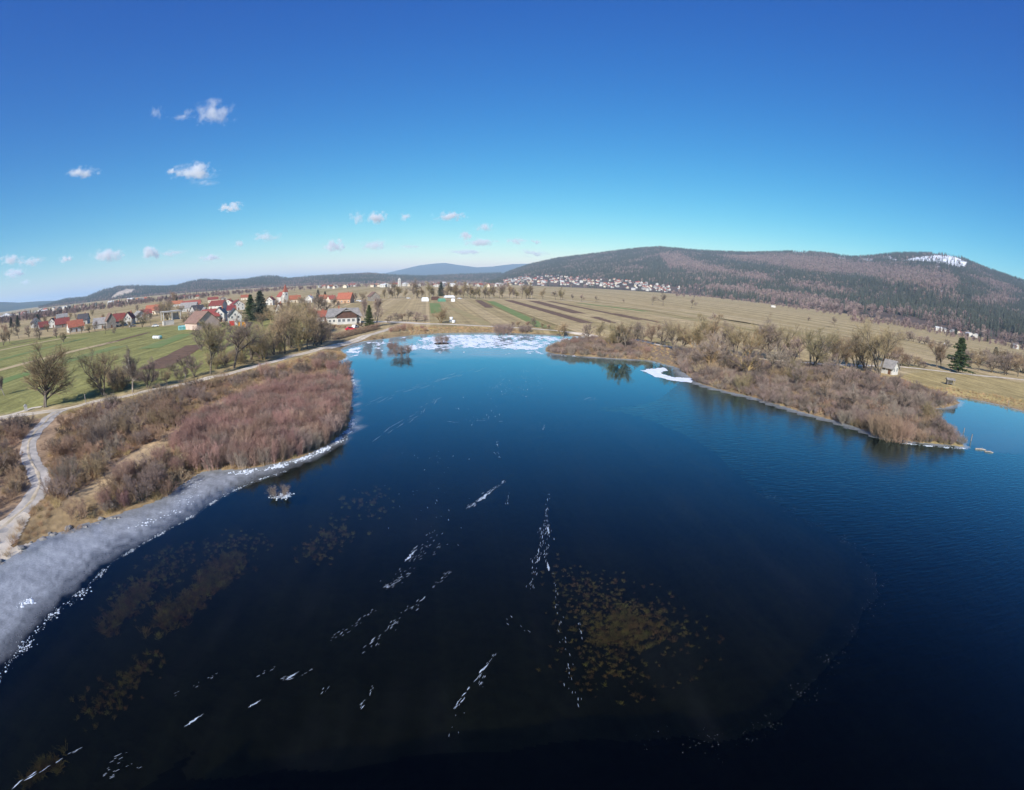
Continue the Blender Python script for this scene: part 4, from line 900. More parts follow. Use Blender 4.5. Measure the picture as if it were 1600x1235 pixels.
TH_ = [(1510, 566, 18), (1520, 568, 20), (1532, 570, 22), (1544, 574, 20), (1556, 573, 24), (1566, 578, 22), (1577, 578, 24), (1588, 582, 26), (1598, 582, 24), (1610, 586, 26), (1528, 579, 22), (1548, 582, 24), (1570, 586, 26), (1590, 589, 24), (1515, 573, 20), (1625, 590, 26), (1500, 562, 16), (1640, 594, 26), (1660, 598, 26)]
for i, (px, py, h) in enumerate(TH_):
    tree(['grey_m', 'round_c', 'grey_m'][i % 3], px, py, h, _o(TH_, px, py) + ' leafless shrub from the big pine in the thicket beyond the meadow path', 'thicket beyond the meadow', name='bush', wide=1.5)
for i, (px, py, h) in enumerate([(1398, 572, 18), (1408, 573, 20), (1418, 573, 18), (1428, 573, 16), (1436, 574, 13), (1392, 568, 22), (1445, 576, 10), (1404, 562, 18)]):
    tree(['grey_m', 'round_c'][i % 2], px, py, h, 'leafless shrub in the hedge behind the cabin', 'hedge behind the cabin', name='bush', wide=1.5)
tree('pine', 1497, 583, 47, 'big dark pine on the meadow beside the path'); tree('spruce_b', 1554, 566, 20, 'dark rounded conifer in the thicket beyond the meadow', wide=1.6)
tree('round_c', 1464, 575, 34, 'bare tree with two dark trunks left of the big pine', wide=1.2); tree('round_c', 1470, 576, 32, 'second dark bare trunk next to the big pine', wide=1.1)
# wooded bank, near trees told apart
tree('yellow', 1110, 578, 52, 'bare tree with yellow barked trunk on the wooded bank')
tree('yellow', 1164, 590, 44, 'low spreading tree with yellow limbs on the wooded bank', wide=1.5)
tree('olive_a', 1266, 580, 62, 'round olive crowned tree in the middle of the wooded bank', wide=1.2)
tree('tall_b', 1333, 638, 44, 'small tree with a pale leaning trunk near the water', wide=1.3)
tree('olive_a', 1374, 586, 70, 'big bare tree beside the white walled cabin', wide=1.1)
tree('olive_b', 1452, 662, 30, 'small yellowish tree on the point of land')
tree('grey_m', 1472, 680, 28, 'small leaning tree at the end of the point', wide=1.3)
for i, (px, py, h, k) in enumerate([(1052, 548, 42, 'olive_a'), (1068, 550, 36, 'round_c'), (1086, 552, 48, 'olive_b'), (1098, 546, 54, 'tall_a'), (1113, 548, 56, 'tall_a'), (1128, 552, 40, 'grey_m'), (1150, 556, 44, 'olive_a'), (1168, 560, 52, 'olive_b'), (1185, 560, 54, 'round_b'), (1200, 562, 50, 'grey_m'), (1216, 562, 52, 'olive_a'), (1236, 566, 38, 'grey_m'),
                     (1290, 576, 40, 'grey_m'), (1308, 578, 50, 'olive_a'), (1322, 578, 46, 'tall_a'), (1338, 574, 44, 'olive_b'), (1352, 580, 54, 'olive_a'), (1362, 574, 48, 'tall_a'), (1386, 566, 42, 'olive_b'), (1300, 564, 36, 'olive_a'), (1250, 560, 34, 'round_c'), (1140, 540, 34, 'grey_m'), (1230, 590, 44, 'grey_m'), (1200, 590, 42, 'round_b'), (1290, 604, 40, 'grey_m'), (1240, 610, 36, 'round_b'), (1320, 610, 36, 'grey_m'), (1360, 620, 38, 'grey_m'), (1400, 625, 34, 'round_b'), (1140, 585, 36, 'grey_m'), (1090, 578, 30, 'grey_m'), (1415, 645, 32, 'grey_m'), (1380, 650, 32, 'round_b'), (1290, 632, 34, 'round_c')]):
    tree(k, px, py, h, tree_name(k, h, 37, 46) + ' leafless tree in the bank wood, ' + ('near the peninsula' if px < 1130 else 'near the cabin' if px > 1300 else 'in its middle') + (', towards the water' if py > 583 else ''), 'trees of the bank wood')
for i, (px, py, h, k) in enumerate([(879, 521, 24, 'olive_b'), (917, 529, 26, 'grey_m'), (937, 532, 30, 'tall_a'), (966, 545, 40, 'olive_a'), (978, 547, 38, 'round_c'), (955, 545, 30, 'olive_b'), (990, 534, 28, 'grey_m'), (1003, 536, 30, 'grey_m'), (1016, 540, 34, 'round_c'), (835, 511, 14, 'grey_m'), (1034, 540, 36, 'grey_m')]):
    tree(k, px, py, h, tree_name(k, h, 27, 33) + ' leafless tree ' + ('on the low peninsula' if py > 538 else 'along the far shore path'), 'trees on the peninsula and far shore')
for px, py, h, lab in [(786, 524, 17, 'round leafless bush standing in the white ice by the far shore'), (820, 521, 11, 'small bush on the far shore bank'), (690, 538, 12, 'wide low bush on an islet in the white ice'), (628, 556, 16, 'reddish bush on an islet at the edge of the white ice'), (613, 546, 11, 'small reddish bush on the islet near the far bank'), (437, 776, 18, 'tiny frosted tuft of twigs standing alone in the ice')]:
    p = G(px, py, 0.0); z = max(0.0, zg(p)[0][0]); dist = math.hypot(p[0], p[1]); h_ = h / FPX * math.hypot(dist, CAM_H) * 1.05
    o = link('bush', SH['grey'][1] if px == 437 else SH['red'][0 if px % 2 else 1], None, (p[0], p[1], z - 0.05), 1.3); s = h_ / 2.9; q_ = 0.7 if px == 437 else 1.0; o.scale = (s * 2.3 * q_, s * 1.8 * q_, s); tag(o, lab, 'bush')
for px, py, h in [(810, 511, 9), (826, 512, 10), (846, 514, 9), (858, 515, 8), (800, 511, 8), (572, 527, 0)]:
    if h: tree('round_c', px, py, h, 'low brown bush between field and far shore path', 'bushes by the far shore path', name='bush', wide=1.5)
# hedge bushes along the left path
HB = shrubs([(140, 624), (300, 589), (420, 558), (520, 532), (525, 520), (470, 528), (420, 540), (300, 568), (150, 608)], [('olive', 4), ('dark', 3), ('grey', 2)], 3.0, 0.7, 1.2, 'in the hedge on the field side of the path', 'bushes in the path hedge', maxn=35, keep_path=3.0)
shrubs([(610, 516), (640, 510), (672, 517), (640, 524), (560, 533), (590, 524)], [('brown', 2), ('orange', 2), ('red', 1)], 2.2, 0.4, 0.7, 'on the bank below the road bend', 'shrubs below the road bend', maxn=16)

# ------------------------------------------------------------------ forests on the hills
gf = np.random.default_rng(77)
def forest_tree(seed, conifer):
    g = np.random.default_rng(seed)
    if conifer:
        h = 18; P, D, Ls = [], [], []
        for i in range(11):
            t = 0.1 + 0.88 * i / 10
            for k in range(7):
                a = g.uniform(0, 6.28); P.append((0, 0, t * h)); D.append((math.cos(a), math.sin(a), -0.45)); Ls.append((3.4 * (1 - t) ** 0.8 + 0.5) * g.uniform(0.7, 1.15))
        P = np.array(P); D = unit(np.array(D)); Ls = np.array(Ls)
        V, F = join([tubes(np.array([[0, 0, -2.0]]), np.array([[0, 0, h]]), np.array([0.35]), np.array([0.15]), 5), tubes(P, P + D * Ls[:, None], np.full(len(P), 0.75), np.full(len(P), 0.15), 4)])
        return fast_mesh('forest_spruce', V, F, [M['forest_needles']])
    n = 90; d = unit(g.normal(size=(n, 3)) + np.array([0, 0, 0.55])); P = np.tile(np.array([[0, 0, 6.0]]), (n, 1)) + d * 1.0
    V, F = join([tubes(np.array([[0, 0, -2.0]]), np.array([[0, 0, 7.0]]), np.array([0.35]), np.array([0.25]), 5), tubes(P, P + d * g.uniform(3.2, 6.0, n)[:, None] * np.array([0.95, 0.95, 1.25]), np.full(n, 0.18), np.full(n, 0.28), 3)])
    return fast_mesh('forest_tree', V, F, [M['forest_bare']])
FS = [forest_tree(1, True), forest_tree(2, True)]; FB = [forest_tree(3, False), forest_tree(4, False)]
def on_ridge(R_, azr, n, tr, p=1.0):
    az = gf.uniform(azr[0], azr[1], n); t = tr[0] + (tr[1] - tr[0]) * gf.uniform(0, 1, n) ** p
    x, y, z = R_.z(az, t); px, py = PX(x, y, z); return x, y, z, px, py, t
BROWN = [([(1030, 398), (1060, 396), (1105, 418), (1145, 424), (1190, 430), (1215, 446), (1180, 440), (1100, 425), (1045, 420)], 4), ([(1130, 402), (1200, 400), (1290, 402), (1340, 412), (1400, 418), (1440, 424), (1430, 446), (1390, 442), (1340, 432), (1290, 430), (1240, 422), (1180, 412)], 6),
         ([(1440, 424), (1480, 426), (1500, 440), (1490, 455), (1450, 452), (1420, 446)], 6), ([(1230, 440), (1290, 450), (1340, 462), (1300, 462), (1240, 452)], 5), ([(1500, 430), (1580, 450), (1600, 462), (1560, 452)], 5), ([(1520, 470), (1570, 462), (1590, 476), (1530, 480)], 6), ([(1040, 452), (1120, 455), (1200, 468), (1280, 488), (1400, 505), (1480, 520), (1600, 548), (1600, 536), (1480, 508), (1400, 496), (1280, 470), (1200, 458), (1120, 448)], 5)]
TOWN = [(786, 437), (800, 434), (830, 431), (870, 431), (900, 435), (950, 436), (1000, 442), (1040, 447), (1062, 450), (1062, 458), (1030, 457), (980, 453), (930, 448), (880, 446), (830, 447), (786, 446)]
x, y, z, px, py, t = on_ridge(MOUNTAIN, (MOUNTAIN.az[0] + 0.02, MOUNTAIN.az[-1]), 90000, (0.0, 1.03), 0.62)
P2 = np.stack([px, py], -1)
br = np.zeros(len(x))
for poly, s in BROWN: br = np.maximum(br, sstep(s, -s, sdist(P2, poly)))
prob = np.clip(0.06 + 0.95 * br + 0.5 * np.clip(wob(x, y, 420, 4, 13), -0.2, 1), 0.03, 0.95)
bare = gf.uniform(0, 1, len(x)) < prob
town = inside(P2, TOWN)
sn = snow_w(np.stack([x, y, z], -1)) > 0.2
low = (t < 0.035) | ((t < 0.14) & (px < 1100) & (py > 441))
MEAD = inside(P2, [(1340, 486), (1380, 488), (1450, 502), (1490, 512), (1440, 506), (1380, 497), (1340, 492)]) | inside(P2, [(1540, 515), (1600, 527), (1600, 534), (1545, 522)])
clear = (gf.uniform(0, 1, len(x)) < 0.8)
keepf = ~(town & (gf.uniform(0, 1, len(x)) < 0.93)) & ~(sn & (gf.uniform(0, 1, len(x)) < 0.9)) & ~(low & clear) & ~MEAD
def src_tree(me, name, R_, px0, label, cat='tree', t0=0.05):
    az = az_of(np.array(px0, float), np.array(470.)); X, Y, Z = R_.z(np.array([az]), np.array([t0])); o = link(name, me, None, (float(X[0]), float(Y[0]), float(Z[0]))); return tag(o, label, cat, 'trees at the forest edge')
s1 = [src_tree(FS[0], 'forest_spruce', MOUNTAIN, 1320, 'dark spruce at the lower forest edge'), src_tree(FS[1], 'forest_spruce', MOUNTAIN, 1352, 'dark spruce at the lower forest edge')]
s2 = [src_tree(FB[0], 'forest_tree', MOUNTAIN, 1260, 'leafless tree at the lower forest edge'), src_tree(FB[1], 'forest_tree', MOUNTAIN, 1290, 'leafless tree at the lower forest edge')]
k = keepf & ~bare; scatter('conifer_forest', np.stack([x, y], -1)[k], z[k] - 1, gf.uniform(0.6, 1.15, k.sum()), gf.uniform(0, 6.28, k.sum()), s1, 'dark conifer forest on the mountain', g=gf)
k = keepf & bare; scatter('bare_forest', np.stack([x, y], -1)[k], z[k] - 1, gf.uniform(0.6, 1.15, k.sum()), gf.uniform(0, 6.28, k.sum()), s2, 'purple-brown leafless forest on the mountain', g=gf)
x, y, z, px, py, t = on_ridge(HILLS_L, (HILLS_L.az[0], HILLS_L.az[-1]), 26000, (0.0, 1.02), 0.8)
q = sdist(np.stack([px, py], -1), QUARRY) > 0.5; bare = gf.uniform(0, 1, len(x)) < np.clip(0.22 + 0.5 * wob(x, y, 700, 3, 15) + 0.5 * (t < 0.12), 0.04, 0.9)
k = q & ~bare & ((t > 0.04) | (gf.uniform(0, 1, len(t)) < .3)); scatter('conifer_forest', np.stack([x, y], -1)[k], z[k] - 1, gf.uniform(0.7, 1.2, k.sum()), gf.uniform(0, 6.28, k.sum()), s1, 'dark conifer forest on the low hills', g=gf)
k = q & bare; scatter('bare_forest', np.stack([x, y], -1)[k], z[k] - 1, gf.uniform(0.7, 1.1, k.sum()), gf.uniform(0, 6.28, k.sum()), s2, 'brown leafless wood on the low hills', g=gf)
# belts of trees on the flat far ground: before the hills, round the towns, along the mountain foot
def belt(name, pts, n, jit, smin, smax, src, label):
    C = smooth_line(np.array(pts, float), 10); i = gf.integers(0, len(C), n); pp = C[i] + gf.normal(size=(n, 2)) * np.array([3.0, jit]); P = GP(pp, 1.0)
    scatter(name, P, np.full(n, 0.8), gf.uniform(smin, smax, n), gf.uniform(0, 6.28, n), src, label, g=gf)
belt('tree_belt', [(0, 505), (60, 497), (140, 485), (250, 471), (330, 463), (420, 455), (520, 449), (620, 446), (700, 446.5), (790, 447)], 900, 1.0, 0.35, 0.8, s2, 'leafless trees dotted along the far edge of the plain')
belt('tree_belt', [(0, 500), (80, 490), (170, 479), (260, 468), (350, 459)], 220, 1.2, 0.35, 0.7, s1, 'dark conifers dotted round the far town')
belt('tree_belt', [(1060, 462), (1130, 466), (1200, 475), (1290, 488), (1380, 503), (1450, 517)], 260, 1.1, 0.25, 0.6, s2, 'leafless trees dotted along the mountain foot')
belt('tree_belt', [(1330, 501), (1400, 508), (1450, 518), (1500, 527), (1560, 538), (1620, 552)], 130, 1.3, 0.22, 0.5, s2, 'leafless hedge trees below the mountain village')

# ------------------------------------------------------------------ buildings
W = dict(white=surf('plaster_white', (0.58, 0.56, 0.52), (0.48, 0.46, 0.42), 0.5), cream=surf('plaster_cream', (0.68, 0.6, 0.47), (0.6, 0.52, 0.4), 0.5), pink=surf('plaster_pink', (0.62, 0.47, 0.4), (0.52, 0.38, 0.32), 0.4),
         grey=surf('plaster_grey', (0.45, 0.44, 0.42), None, 0.5), wood=surf('grey_boards', (0.3, 0.27, 0.24), (0.18, 0.16, 0.14), 1.4), brown=surf('brown_boards', (0.12, 0.065, 0.05), (0.08, 0.045, 0.035), 1.2), yellow=surf('plaster_yellow', (0.7, 0.55, 0.32), None, 0.5), tan=surf('bare_brick', (0.5, 0.32, 0.2), (0.4, 0.25, 0.16), 0.8))
RF = dict(red=surf('roof_red', (0.33, 0.095, 0.07), (0.24, 0.07, 0.055), 1.0, rnd=0.12), orange=surf('roof_orange', (0.38, 0.135, 0.075), (0.28, 0.1, 0.06), 1.0, rnd=0.1), maroon=surf('roof_maroon', (0.24, 0.06, 0.055), (0.17, 0.045, 0.04), 1.0, rnd=0.1), grey=surf('roof_grey', (0.29, 0.27, 0.255), (0.2, 0.19, 0.18), 0.9, rnd=0.15), dark=surf('roof_dark', (0.09, 0.085, 0.095), (0.06, 0.055, 0.06), 0.9, rnd=0.2), brown=surf('roof_brown', (0.24, 0.15, 0.115), (0.18, 0.11, 0.085), 0.9, rnd=0.15), white=surf('roof_pale', (0.68, 0.67, 0.65), None, 0.6))
M['glass'] = glassy('window_glass'); M['frame'] = surf('window_frame', (0.75, 0.75, 0.73)); M['door'] = surf('door_wood', (0.17, 0.09, 0.055)); M['brick'] = surf('chimney_brick', (0.4, 0.16, 0.1)); M['red_paint'] = surf('red_paint', (0.55, 0.05, 0.04), None, 1, rough=0.5)
def win_meshes(w=1.1, h=1.3):
    f = MB(); f.box(-w / 2, -w / 2 + 0.1, -0.07, 0.03, 0, h); f.box(w / 2 - 0.1, w / 2, -0.07, 0.03, 0, h); f.box(-w / 2 + 0.1, w / 2 - 0.1, -0.065, 0.03, 0, 0.1); f.box(-w / 2 + 0.1, w / 2 - 0.1, -0.065, 0.03, h - 0.1, h); f.box(-0.04, 0.04, -0.06, 0.03, 0.1, h - 0.1)
    p = MB().box(-w / 2 + 0.1, w / 2 - 0.1, -0.03, 0.02, 0.1, h - 0.1)
    return f.mesh('window', M['frame']), p.mesh('pane', M['glass'])
WF, WP = win_meshes()
def add_window(root, x, y, z, rz=0.0, sx=1.0, sz=1.0):
    o = link('window', WF, root, (x, y, z), rz); o.scale = (sx, 1, sz); link('pane', WP, o); return o
def house_at(p, rz, w, d, wh, rh, wall, roof, gable, label, name='house', chimney=True, windows=True, door=True, group=None, cat='house', upper=None, over=0.5):
    """gable=True: the gable wall (width w) faces local -Y and the ridge runs along Y; else the eaves do"""
    z = zg(np.array(p))[0][0]; o = empty(name, (p[0], p[1], z - 0.1), rz)
    X, Y = w / 2, d / 2
    m = MB()
    if gable: m.extrude([(-X, -0.3), (X, -0.3), (X, wh), (0, wh + rh - 0.06), (-X, wh)], -Y, Y, 'y')
    else: m.extrude([(-Y, -0.3), (Y, -0.3), (Y, wh), (0, wh + rh - 0.06), (-Y, wh)], -X, X, 'x')
    m.build('wall', W[wall], o)
    if upper and gable:
        MB().extrude([(-X * 1.0, wh * 0.62), (X * 1.0, wh * 0.62), (X, wh), (0, wh + rh - 0.1), (-X, wh)], -Y - 0.06, -Y + 0.1, 'y').build('gable_boards', W[upper], o)
    r = MB(); half = X if gable else Y; sl = rh / half; ov = over; th = 0.22
    for s in (-1, 1):
        pr = [(0, wh + rh), (s * (half + ov), wh - ov * sl), (s * (half + ov), wh - ov * sl + th), (0, wh + rh + th)]
        if s < 0: pr = pr[::-1]
        r.extrude(pr, -(Y if gable else X) - ov, (Y if gable else X) + ov, 'y' if gable else 'x')
    rf = r.build('roof', RF[roof], o)
    if chimney:
        cx, cy = (X * 0.3, Y * 0.3) if gable else (X * 0.35, Y * 0.2)
        c0 = wh + rh * 0.5; MB().box(cx - 0.35, cx + 0.35, cy - 0.35, cy + 0.35, c0, wh + rh + 0.9).build('chimney', M['brick'], rf)
    if windows:
        n = max(2, int(w / 3.0)); rows = [0.95] + ([3.5] if wh > 4.2 else [])
        for zz in rows:
            for i in range(n):
                xx = -X + w * (i + 0.5) / n
                if door and zz < 1 and i == n // 2: continue
                add_window(o, xx, -Y - 0.01, zz)
        if gable and rh > 2:
            for xx in ((-1.0, 1.0) if w > 7 else (0,)): add_window(o, xx, -Y - (0.07 if upper else 0.01), wh + 0.15, sx=0.85, sz=0.8)
        for sx in (-1, 1):
            for yy in (-d * 0.25, d * 0.25): add_window(o, sx * (X + 0.01), yy, 0.95, math.radians(90 * sx))
    if door:
        i = n // 2 if windows else 0; xx = (-X + w * (i + 0.5) / n) if windows else 0
        MB().box(xx - 0.5, xx + 0.5, -Y - 0.06, -Y + 0.05, -0.1, 2.05).build('door', M['door'], o)
    return tag(o, label, cat, group)
def house(px, py, wpx, dm, wh, rh, wall, roof, gable, yaw, label, **k):
    p = G(px, py, 1.0); dist = math.hypot(*p); w = wpx / FPX * math.hypot(dist, CAM_H); az = math.atan2(p[0], p[1])
    p = p + np.array([math.sin(az), math.cos(az)]) * dm * 0.5
    return house_at(p, -az + math.radians(yaw), w, dm, wh, rh, wall, roof, gable, label, **k)
HOUSES = [
 (57, 512, 14, 10, 4.6, 3.6, 'white', 'dark', True, 15, 'white gabled house with dark roof beside the small round conifer'),
 (68, 516, 14, 9, 2.6, 3.6, 'wood', 'maroon', False, 10, 'low barn with dark red roof below the dark roofed white house'),
 (84, 512, 11, 10, 4.4, 3.0, 'white', 'brown', True, -20, 'white house with small brown roof left of the orange roofed house'),
 (98, 512, 22, 9, 3.0, 4.0, 'wood', 'maroon', False, 0, 'long low barn with dark maroon roof'),
 (118, 519, 24, 8, 3.4, 3.6, 'white', 'orange', False, 12, 'white house with bright orange roof at the edge of the fields'),
 (97, 500, 17, 9, 3.0, 3.4, 'white', 'grey', False, 5, 'white house with grey roof behind the maroon barn'),
 (131, 507, 16, 10, 3.6, 4.4, 'grey', 'dark', False, -15, 'house with large dark roof behind the orange roofed house'),
 (157, 514, 19, 9, 3.2, 3.4, 'grey', 'grey', False, -8, 'grey roofed farm building left of the grey wooden barn'),
 (173, 513, 14, 11, 5.0, 4.0, 'wood', 'brown', True, 8, 'tall grey wooden barn with its gable facing the fields', dict(windows=False, door=True, chimney=False)),
 (187, 509, 18, 9, 3.2, 4.4, 'wood', 'maroon', False, 8, 'dark red roofed barn joined to the grey wooden barn', dict(chimney=False)),
 (203, 508, 13, 11, 4.4, 3.6, 'white', 'red', True, -15, 'white gabled house with red roof right of the wooden barn'),
 (218, 501, 18, 9, 3.4, 3.2, 'white', 'grey', True, 20, 'white gabled house with grey roof in the middle of the village'),
 (240, 491, 22, 9, 3.6, 4.2, 'cream', 'orange', False, -20, 'house with steep orange roof behind the tall bare garden trees'),
 (228, 496, 16, 9, 3.0, 3.0, 'cream', 'red', False, 15, 'low red roofed house left of the white frame building'),
 (277, 479, 18, 9, 3.2, 3.4, 'white', 'orange', False, -10, 'orange roofed house at the back of the village, left of the long red roof'),
 (299, 480, 28, 9, 3.2, 3.6, 'cream', 'red', False, 6, 'long red roofed house at the back of the village'),
 (296, 487, 26, 10, 3.6, 4.0, 'grey', 'grey', False, -18, 'big grey roofed barn in front of the long red roof', dict(chimney=False)),
 (309, 494, 18, 10, 3.4, 4.0, 'grey', 'dark', False, 25, 'dark grey roofed house beside the big grey barn'),
 (321, 498, 14, 9, 3.4, 3.4, 'grey', 'grey', True, 10, 'small grey gabled shed left of the white gabled houses', dict(chimney=False)),
 (316, 515, 40, 13, 3.4, 4.8, 'pink', 'brown', True, 28, 'large pinkish barn with brown roof near the teal tarpaulin', dict(windows=False, door=True, chimney=False)),
 (328, 505, 22, 10, 3.6, 3.6, 'cream', 'red', False, 20, 'terracotta roofed house joined behind the pinkish barn'),
 (345, 503, 17, 10, 4.6, 3.2, 'white', 'grey', True, -12, 'white gabled house with grey roof beside the house with the red garage door'),
 (367, 509, 20, 10, 4.8, 3.4, 'white', 'dark', True, 4, 'white gabled house with a red garage door'),
 (341, 486, 22, 11, 4.6, 3.6, 'white', 'maroon', False, -25, 'white house with large dark red roof behind the white gabled pair'),
 (358, 480, 15, 9, 4.2, 3.0, 'white', 'orange', True, -18, 'white gabled house with bright orange-red roof'),
 (371, 485, 19, 10, 4.6, 3.2, 'white', 'maroon', True, 12, 'white gabled house with maroon roof beside the conifer pair'),
 (362, 491, 12, 9, 3.0, 2.8, 'white', 'maroon', False, -5, 'low maroon roofed annex in front of the maroon gabled house'),
 (333, 473, 16, 9, 4.0, 2.8, 'cream', 'maroon', False, 0, 'cream house with dark red roof at the back of the village'),
 (349, 472, 10, 9, 4.2, 2.6, 'white', 'brown', True, 10, 'small white gabled house with brown roof at the back'),
 (383, 469, 13, 9, 3.6, 3.0, 'cream', 'orange', False, 0, 'bright orange roofed house directly behind the conifer pair'),
 (284, 467, 22, 10, 3.4, 3.0, 'pink', 'red', False, 0, 'long low farm building with red roof far behind the village'),
 (298, 467, 7, 10, 5.0, 2.6, 'white', 'red', True, 0, 'small white house beside the far red roofed farm building'),
 (307, 467, 8, 10, 4.0, 2.6, 'cream', 'red', False, 0, 'small red roofed house right of the far farm building'),
 (423, 477, 11, 10, 4.6, 3.0, 'white', 'red', True, -15, 'white and red house left of the church'),
 (461, 473, 17, 9, 3.2, 3.6, 'cream', 'orange', False, 5, 'orange roofed house right of the church'),
 (437, 492, 9, 9, 4.2, 3.0, 'white', 'red', True, -10, 'small white house with red roof below the church'),
 (484, 473, 11, 9, 3.6, 3.0, 'white', 'white', True, -15, 'house with pale roof between two orange roofs'),
 (505, 472, 12, 9, 3.2, 3.2, 'cream', 'orange', False, 0, 'orange roofed house between the two small conifers'),
 (518, 473, 11, 9, 3.2, 3.0, 'cream', 'red', False, 20, 'red roofed house left of the large orange roofed house'),
 (540, 474, 22, 11, 3.8, 5.0, 'tan', 'orange', False, -20, 'large orange roofed house with bare brick front'),
 (503, 503, 13, 8, 2.6, 2.4, 'white', 'orange', False, 10, 'small annex with orange roof left of the grey roofed house'),
]
HOBJ = {}
for h in HOUSES:
    kw = h[11] if len(h) > 11 else {}
    HOBJ[h[0], h[1]] = house(*h[:11], **kw)
import re
for tr in VT:                                # name each orchard tree after the house it stands nearest to
    hs_ = min(HOBJ.values(), key=lambda q: (q.location - tr.location).length)
    short = re.split(r' (?:beside|below|behind|left|right|near|joined|at|in|between|directly|far|above)\b', hs_['label'])[0]
    hh = tr.scale.z * 10; side = 'in front of' if tr.location.length < hs_.location.length else 'behind'
    short = short if len(short.split()) < 10 else short.split(' with ')[0]
    tr['label'] = f'{"low" if hh < 5 else "tall" if hh > 9 else "small"} leafless tree {side} the {short}'
o = HOBJ[367, 509]; MB().box(-3.1, -0.5, -5.1, -4.94, -0.1, 2.5).build('garage_door', M['red_paint'], o)
house(584, 471, 15, 12, 4.6, 3.8, 'wood', 'brown', True, 14, 'lone grey wooden barn with gable above the meadow', name='barn', chimney=False, windows=False, cat='barn')
# main house by the road: grey hipped cross roof, brown boarded gable, white ground floor
def main_house():
    p = G(538, 507, 1.0); az = math.atan2(p[0], p[1]); p = p + np.array([math.sin(az), math.cos(az)]) * 5.5
    o = empty('house', (p[0], p[1], 0.9), -az + math.radians(4))
    MB().box(-8.2, 7.8, -3.6, 5.0, -0.3, 3.9).build('wall', W['white'], o)
    MB().extrude([(-4.0, -0.3), (5.6, -0.3), (5.6, 4.6), (0.8, 7.4), (-4.0, 4.6)], -5.4, -3.62, 'y').build('front_wing', W['white'], o)
    g = MB().extrude([(-4.0, 3.05), (5.6, 3.05), (5.6, 4.55), (2.6, 6.3), (-1.0, 6.3), (-4.0, 4.55)], -5.52, -5.38, 'y').build('gable_boards', W['brown'], o)
    r = MB()
    # main roof, ridge along x, slightly hipped ends
    r.add([(-9, -4.3, 3.6), (8.6, -4.3, 3.6), (8.6, 5.7, 3.6), (-9, 5.7, 3.6), (-7.6, 0.7, 7.7), (7.2, 0.7, 7.7)], [(0, 1, 5, 4), (1, 2, 5), (2, 3, 4, 5), (3, 0, 4), (3, 2, 1, 0)])
    rf = r.build('roof', RF['grey'], o)
    f = MB()
    f.extrude([(0.8, 7.78), (-4.9, 4.2), (-4.9, 4.45), (0.8, 8.03)][::-1], -6.2, 0.5, 'y'); f.extrude([(0.8, 7.78), (6.5, 4.2), (6.5, 4.45), (0.8, 8.03)], -6.2, 0.5, 'y')
    f.build('front_roof', RF['grey'], o)
    MB().add([(-1.6, -6.25, 6.5), (3.2, -6.25, 6.5), (0.8, -4.4, 8.1), (-1.6, -6.0, 6.3), (3.2, -6.0, 6.3)], [(0, 1, 2), (0, 3, 4, 1), (1, 4, 2), (0, 2, 3)]).build('roof_hip', RF['grey'], o)
    MB().box(-2.9, -2.1, 0.5, 1.2, 6.2, 8.9).build('chimney', M['brick'], rf)
    for x in (-2.7, -0.7, 1.7, 4.0): add_window(o, x, -5.41, 1.2, sx=1.25, sz=1.25)
    for x in (-7.2, -5.2): add_window(o, x, -3.61, 1.2)
    add_window(o, 6.9, -3.61, 1.2)
    MB().box(-3.9, 5.5, -6.6, -5.44, -0.3, 0.25).build('terrace', W['grey'], o)
    MB().box(-3.9, 5.5, -6.6, -6.5, 0.25, 1.1).build('terrace_rail', W['white'], o)
    o.scale = (0.93, 0.93, 0.9)
    tag(o, 'large house with grey roof, brown boarded gable and white ground floor beside the road', 'house')
main_house()
# cabin by the wood
p = G(1389, 584, 1.0); cab = house_at(p, -math.atan2(p[0], p[1]) - 0.45, 4.3, 4.2, 2.2, 1.9, 'white', 'grey', False, 'small white cabin with grey roof at the edge of the meadow', name='cabin', chimney=False, cat='cabin')
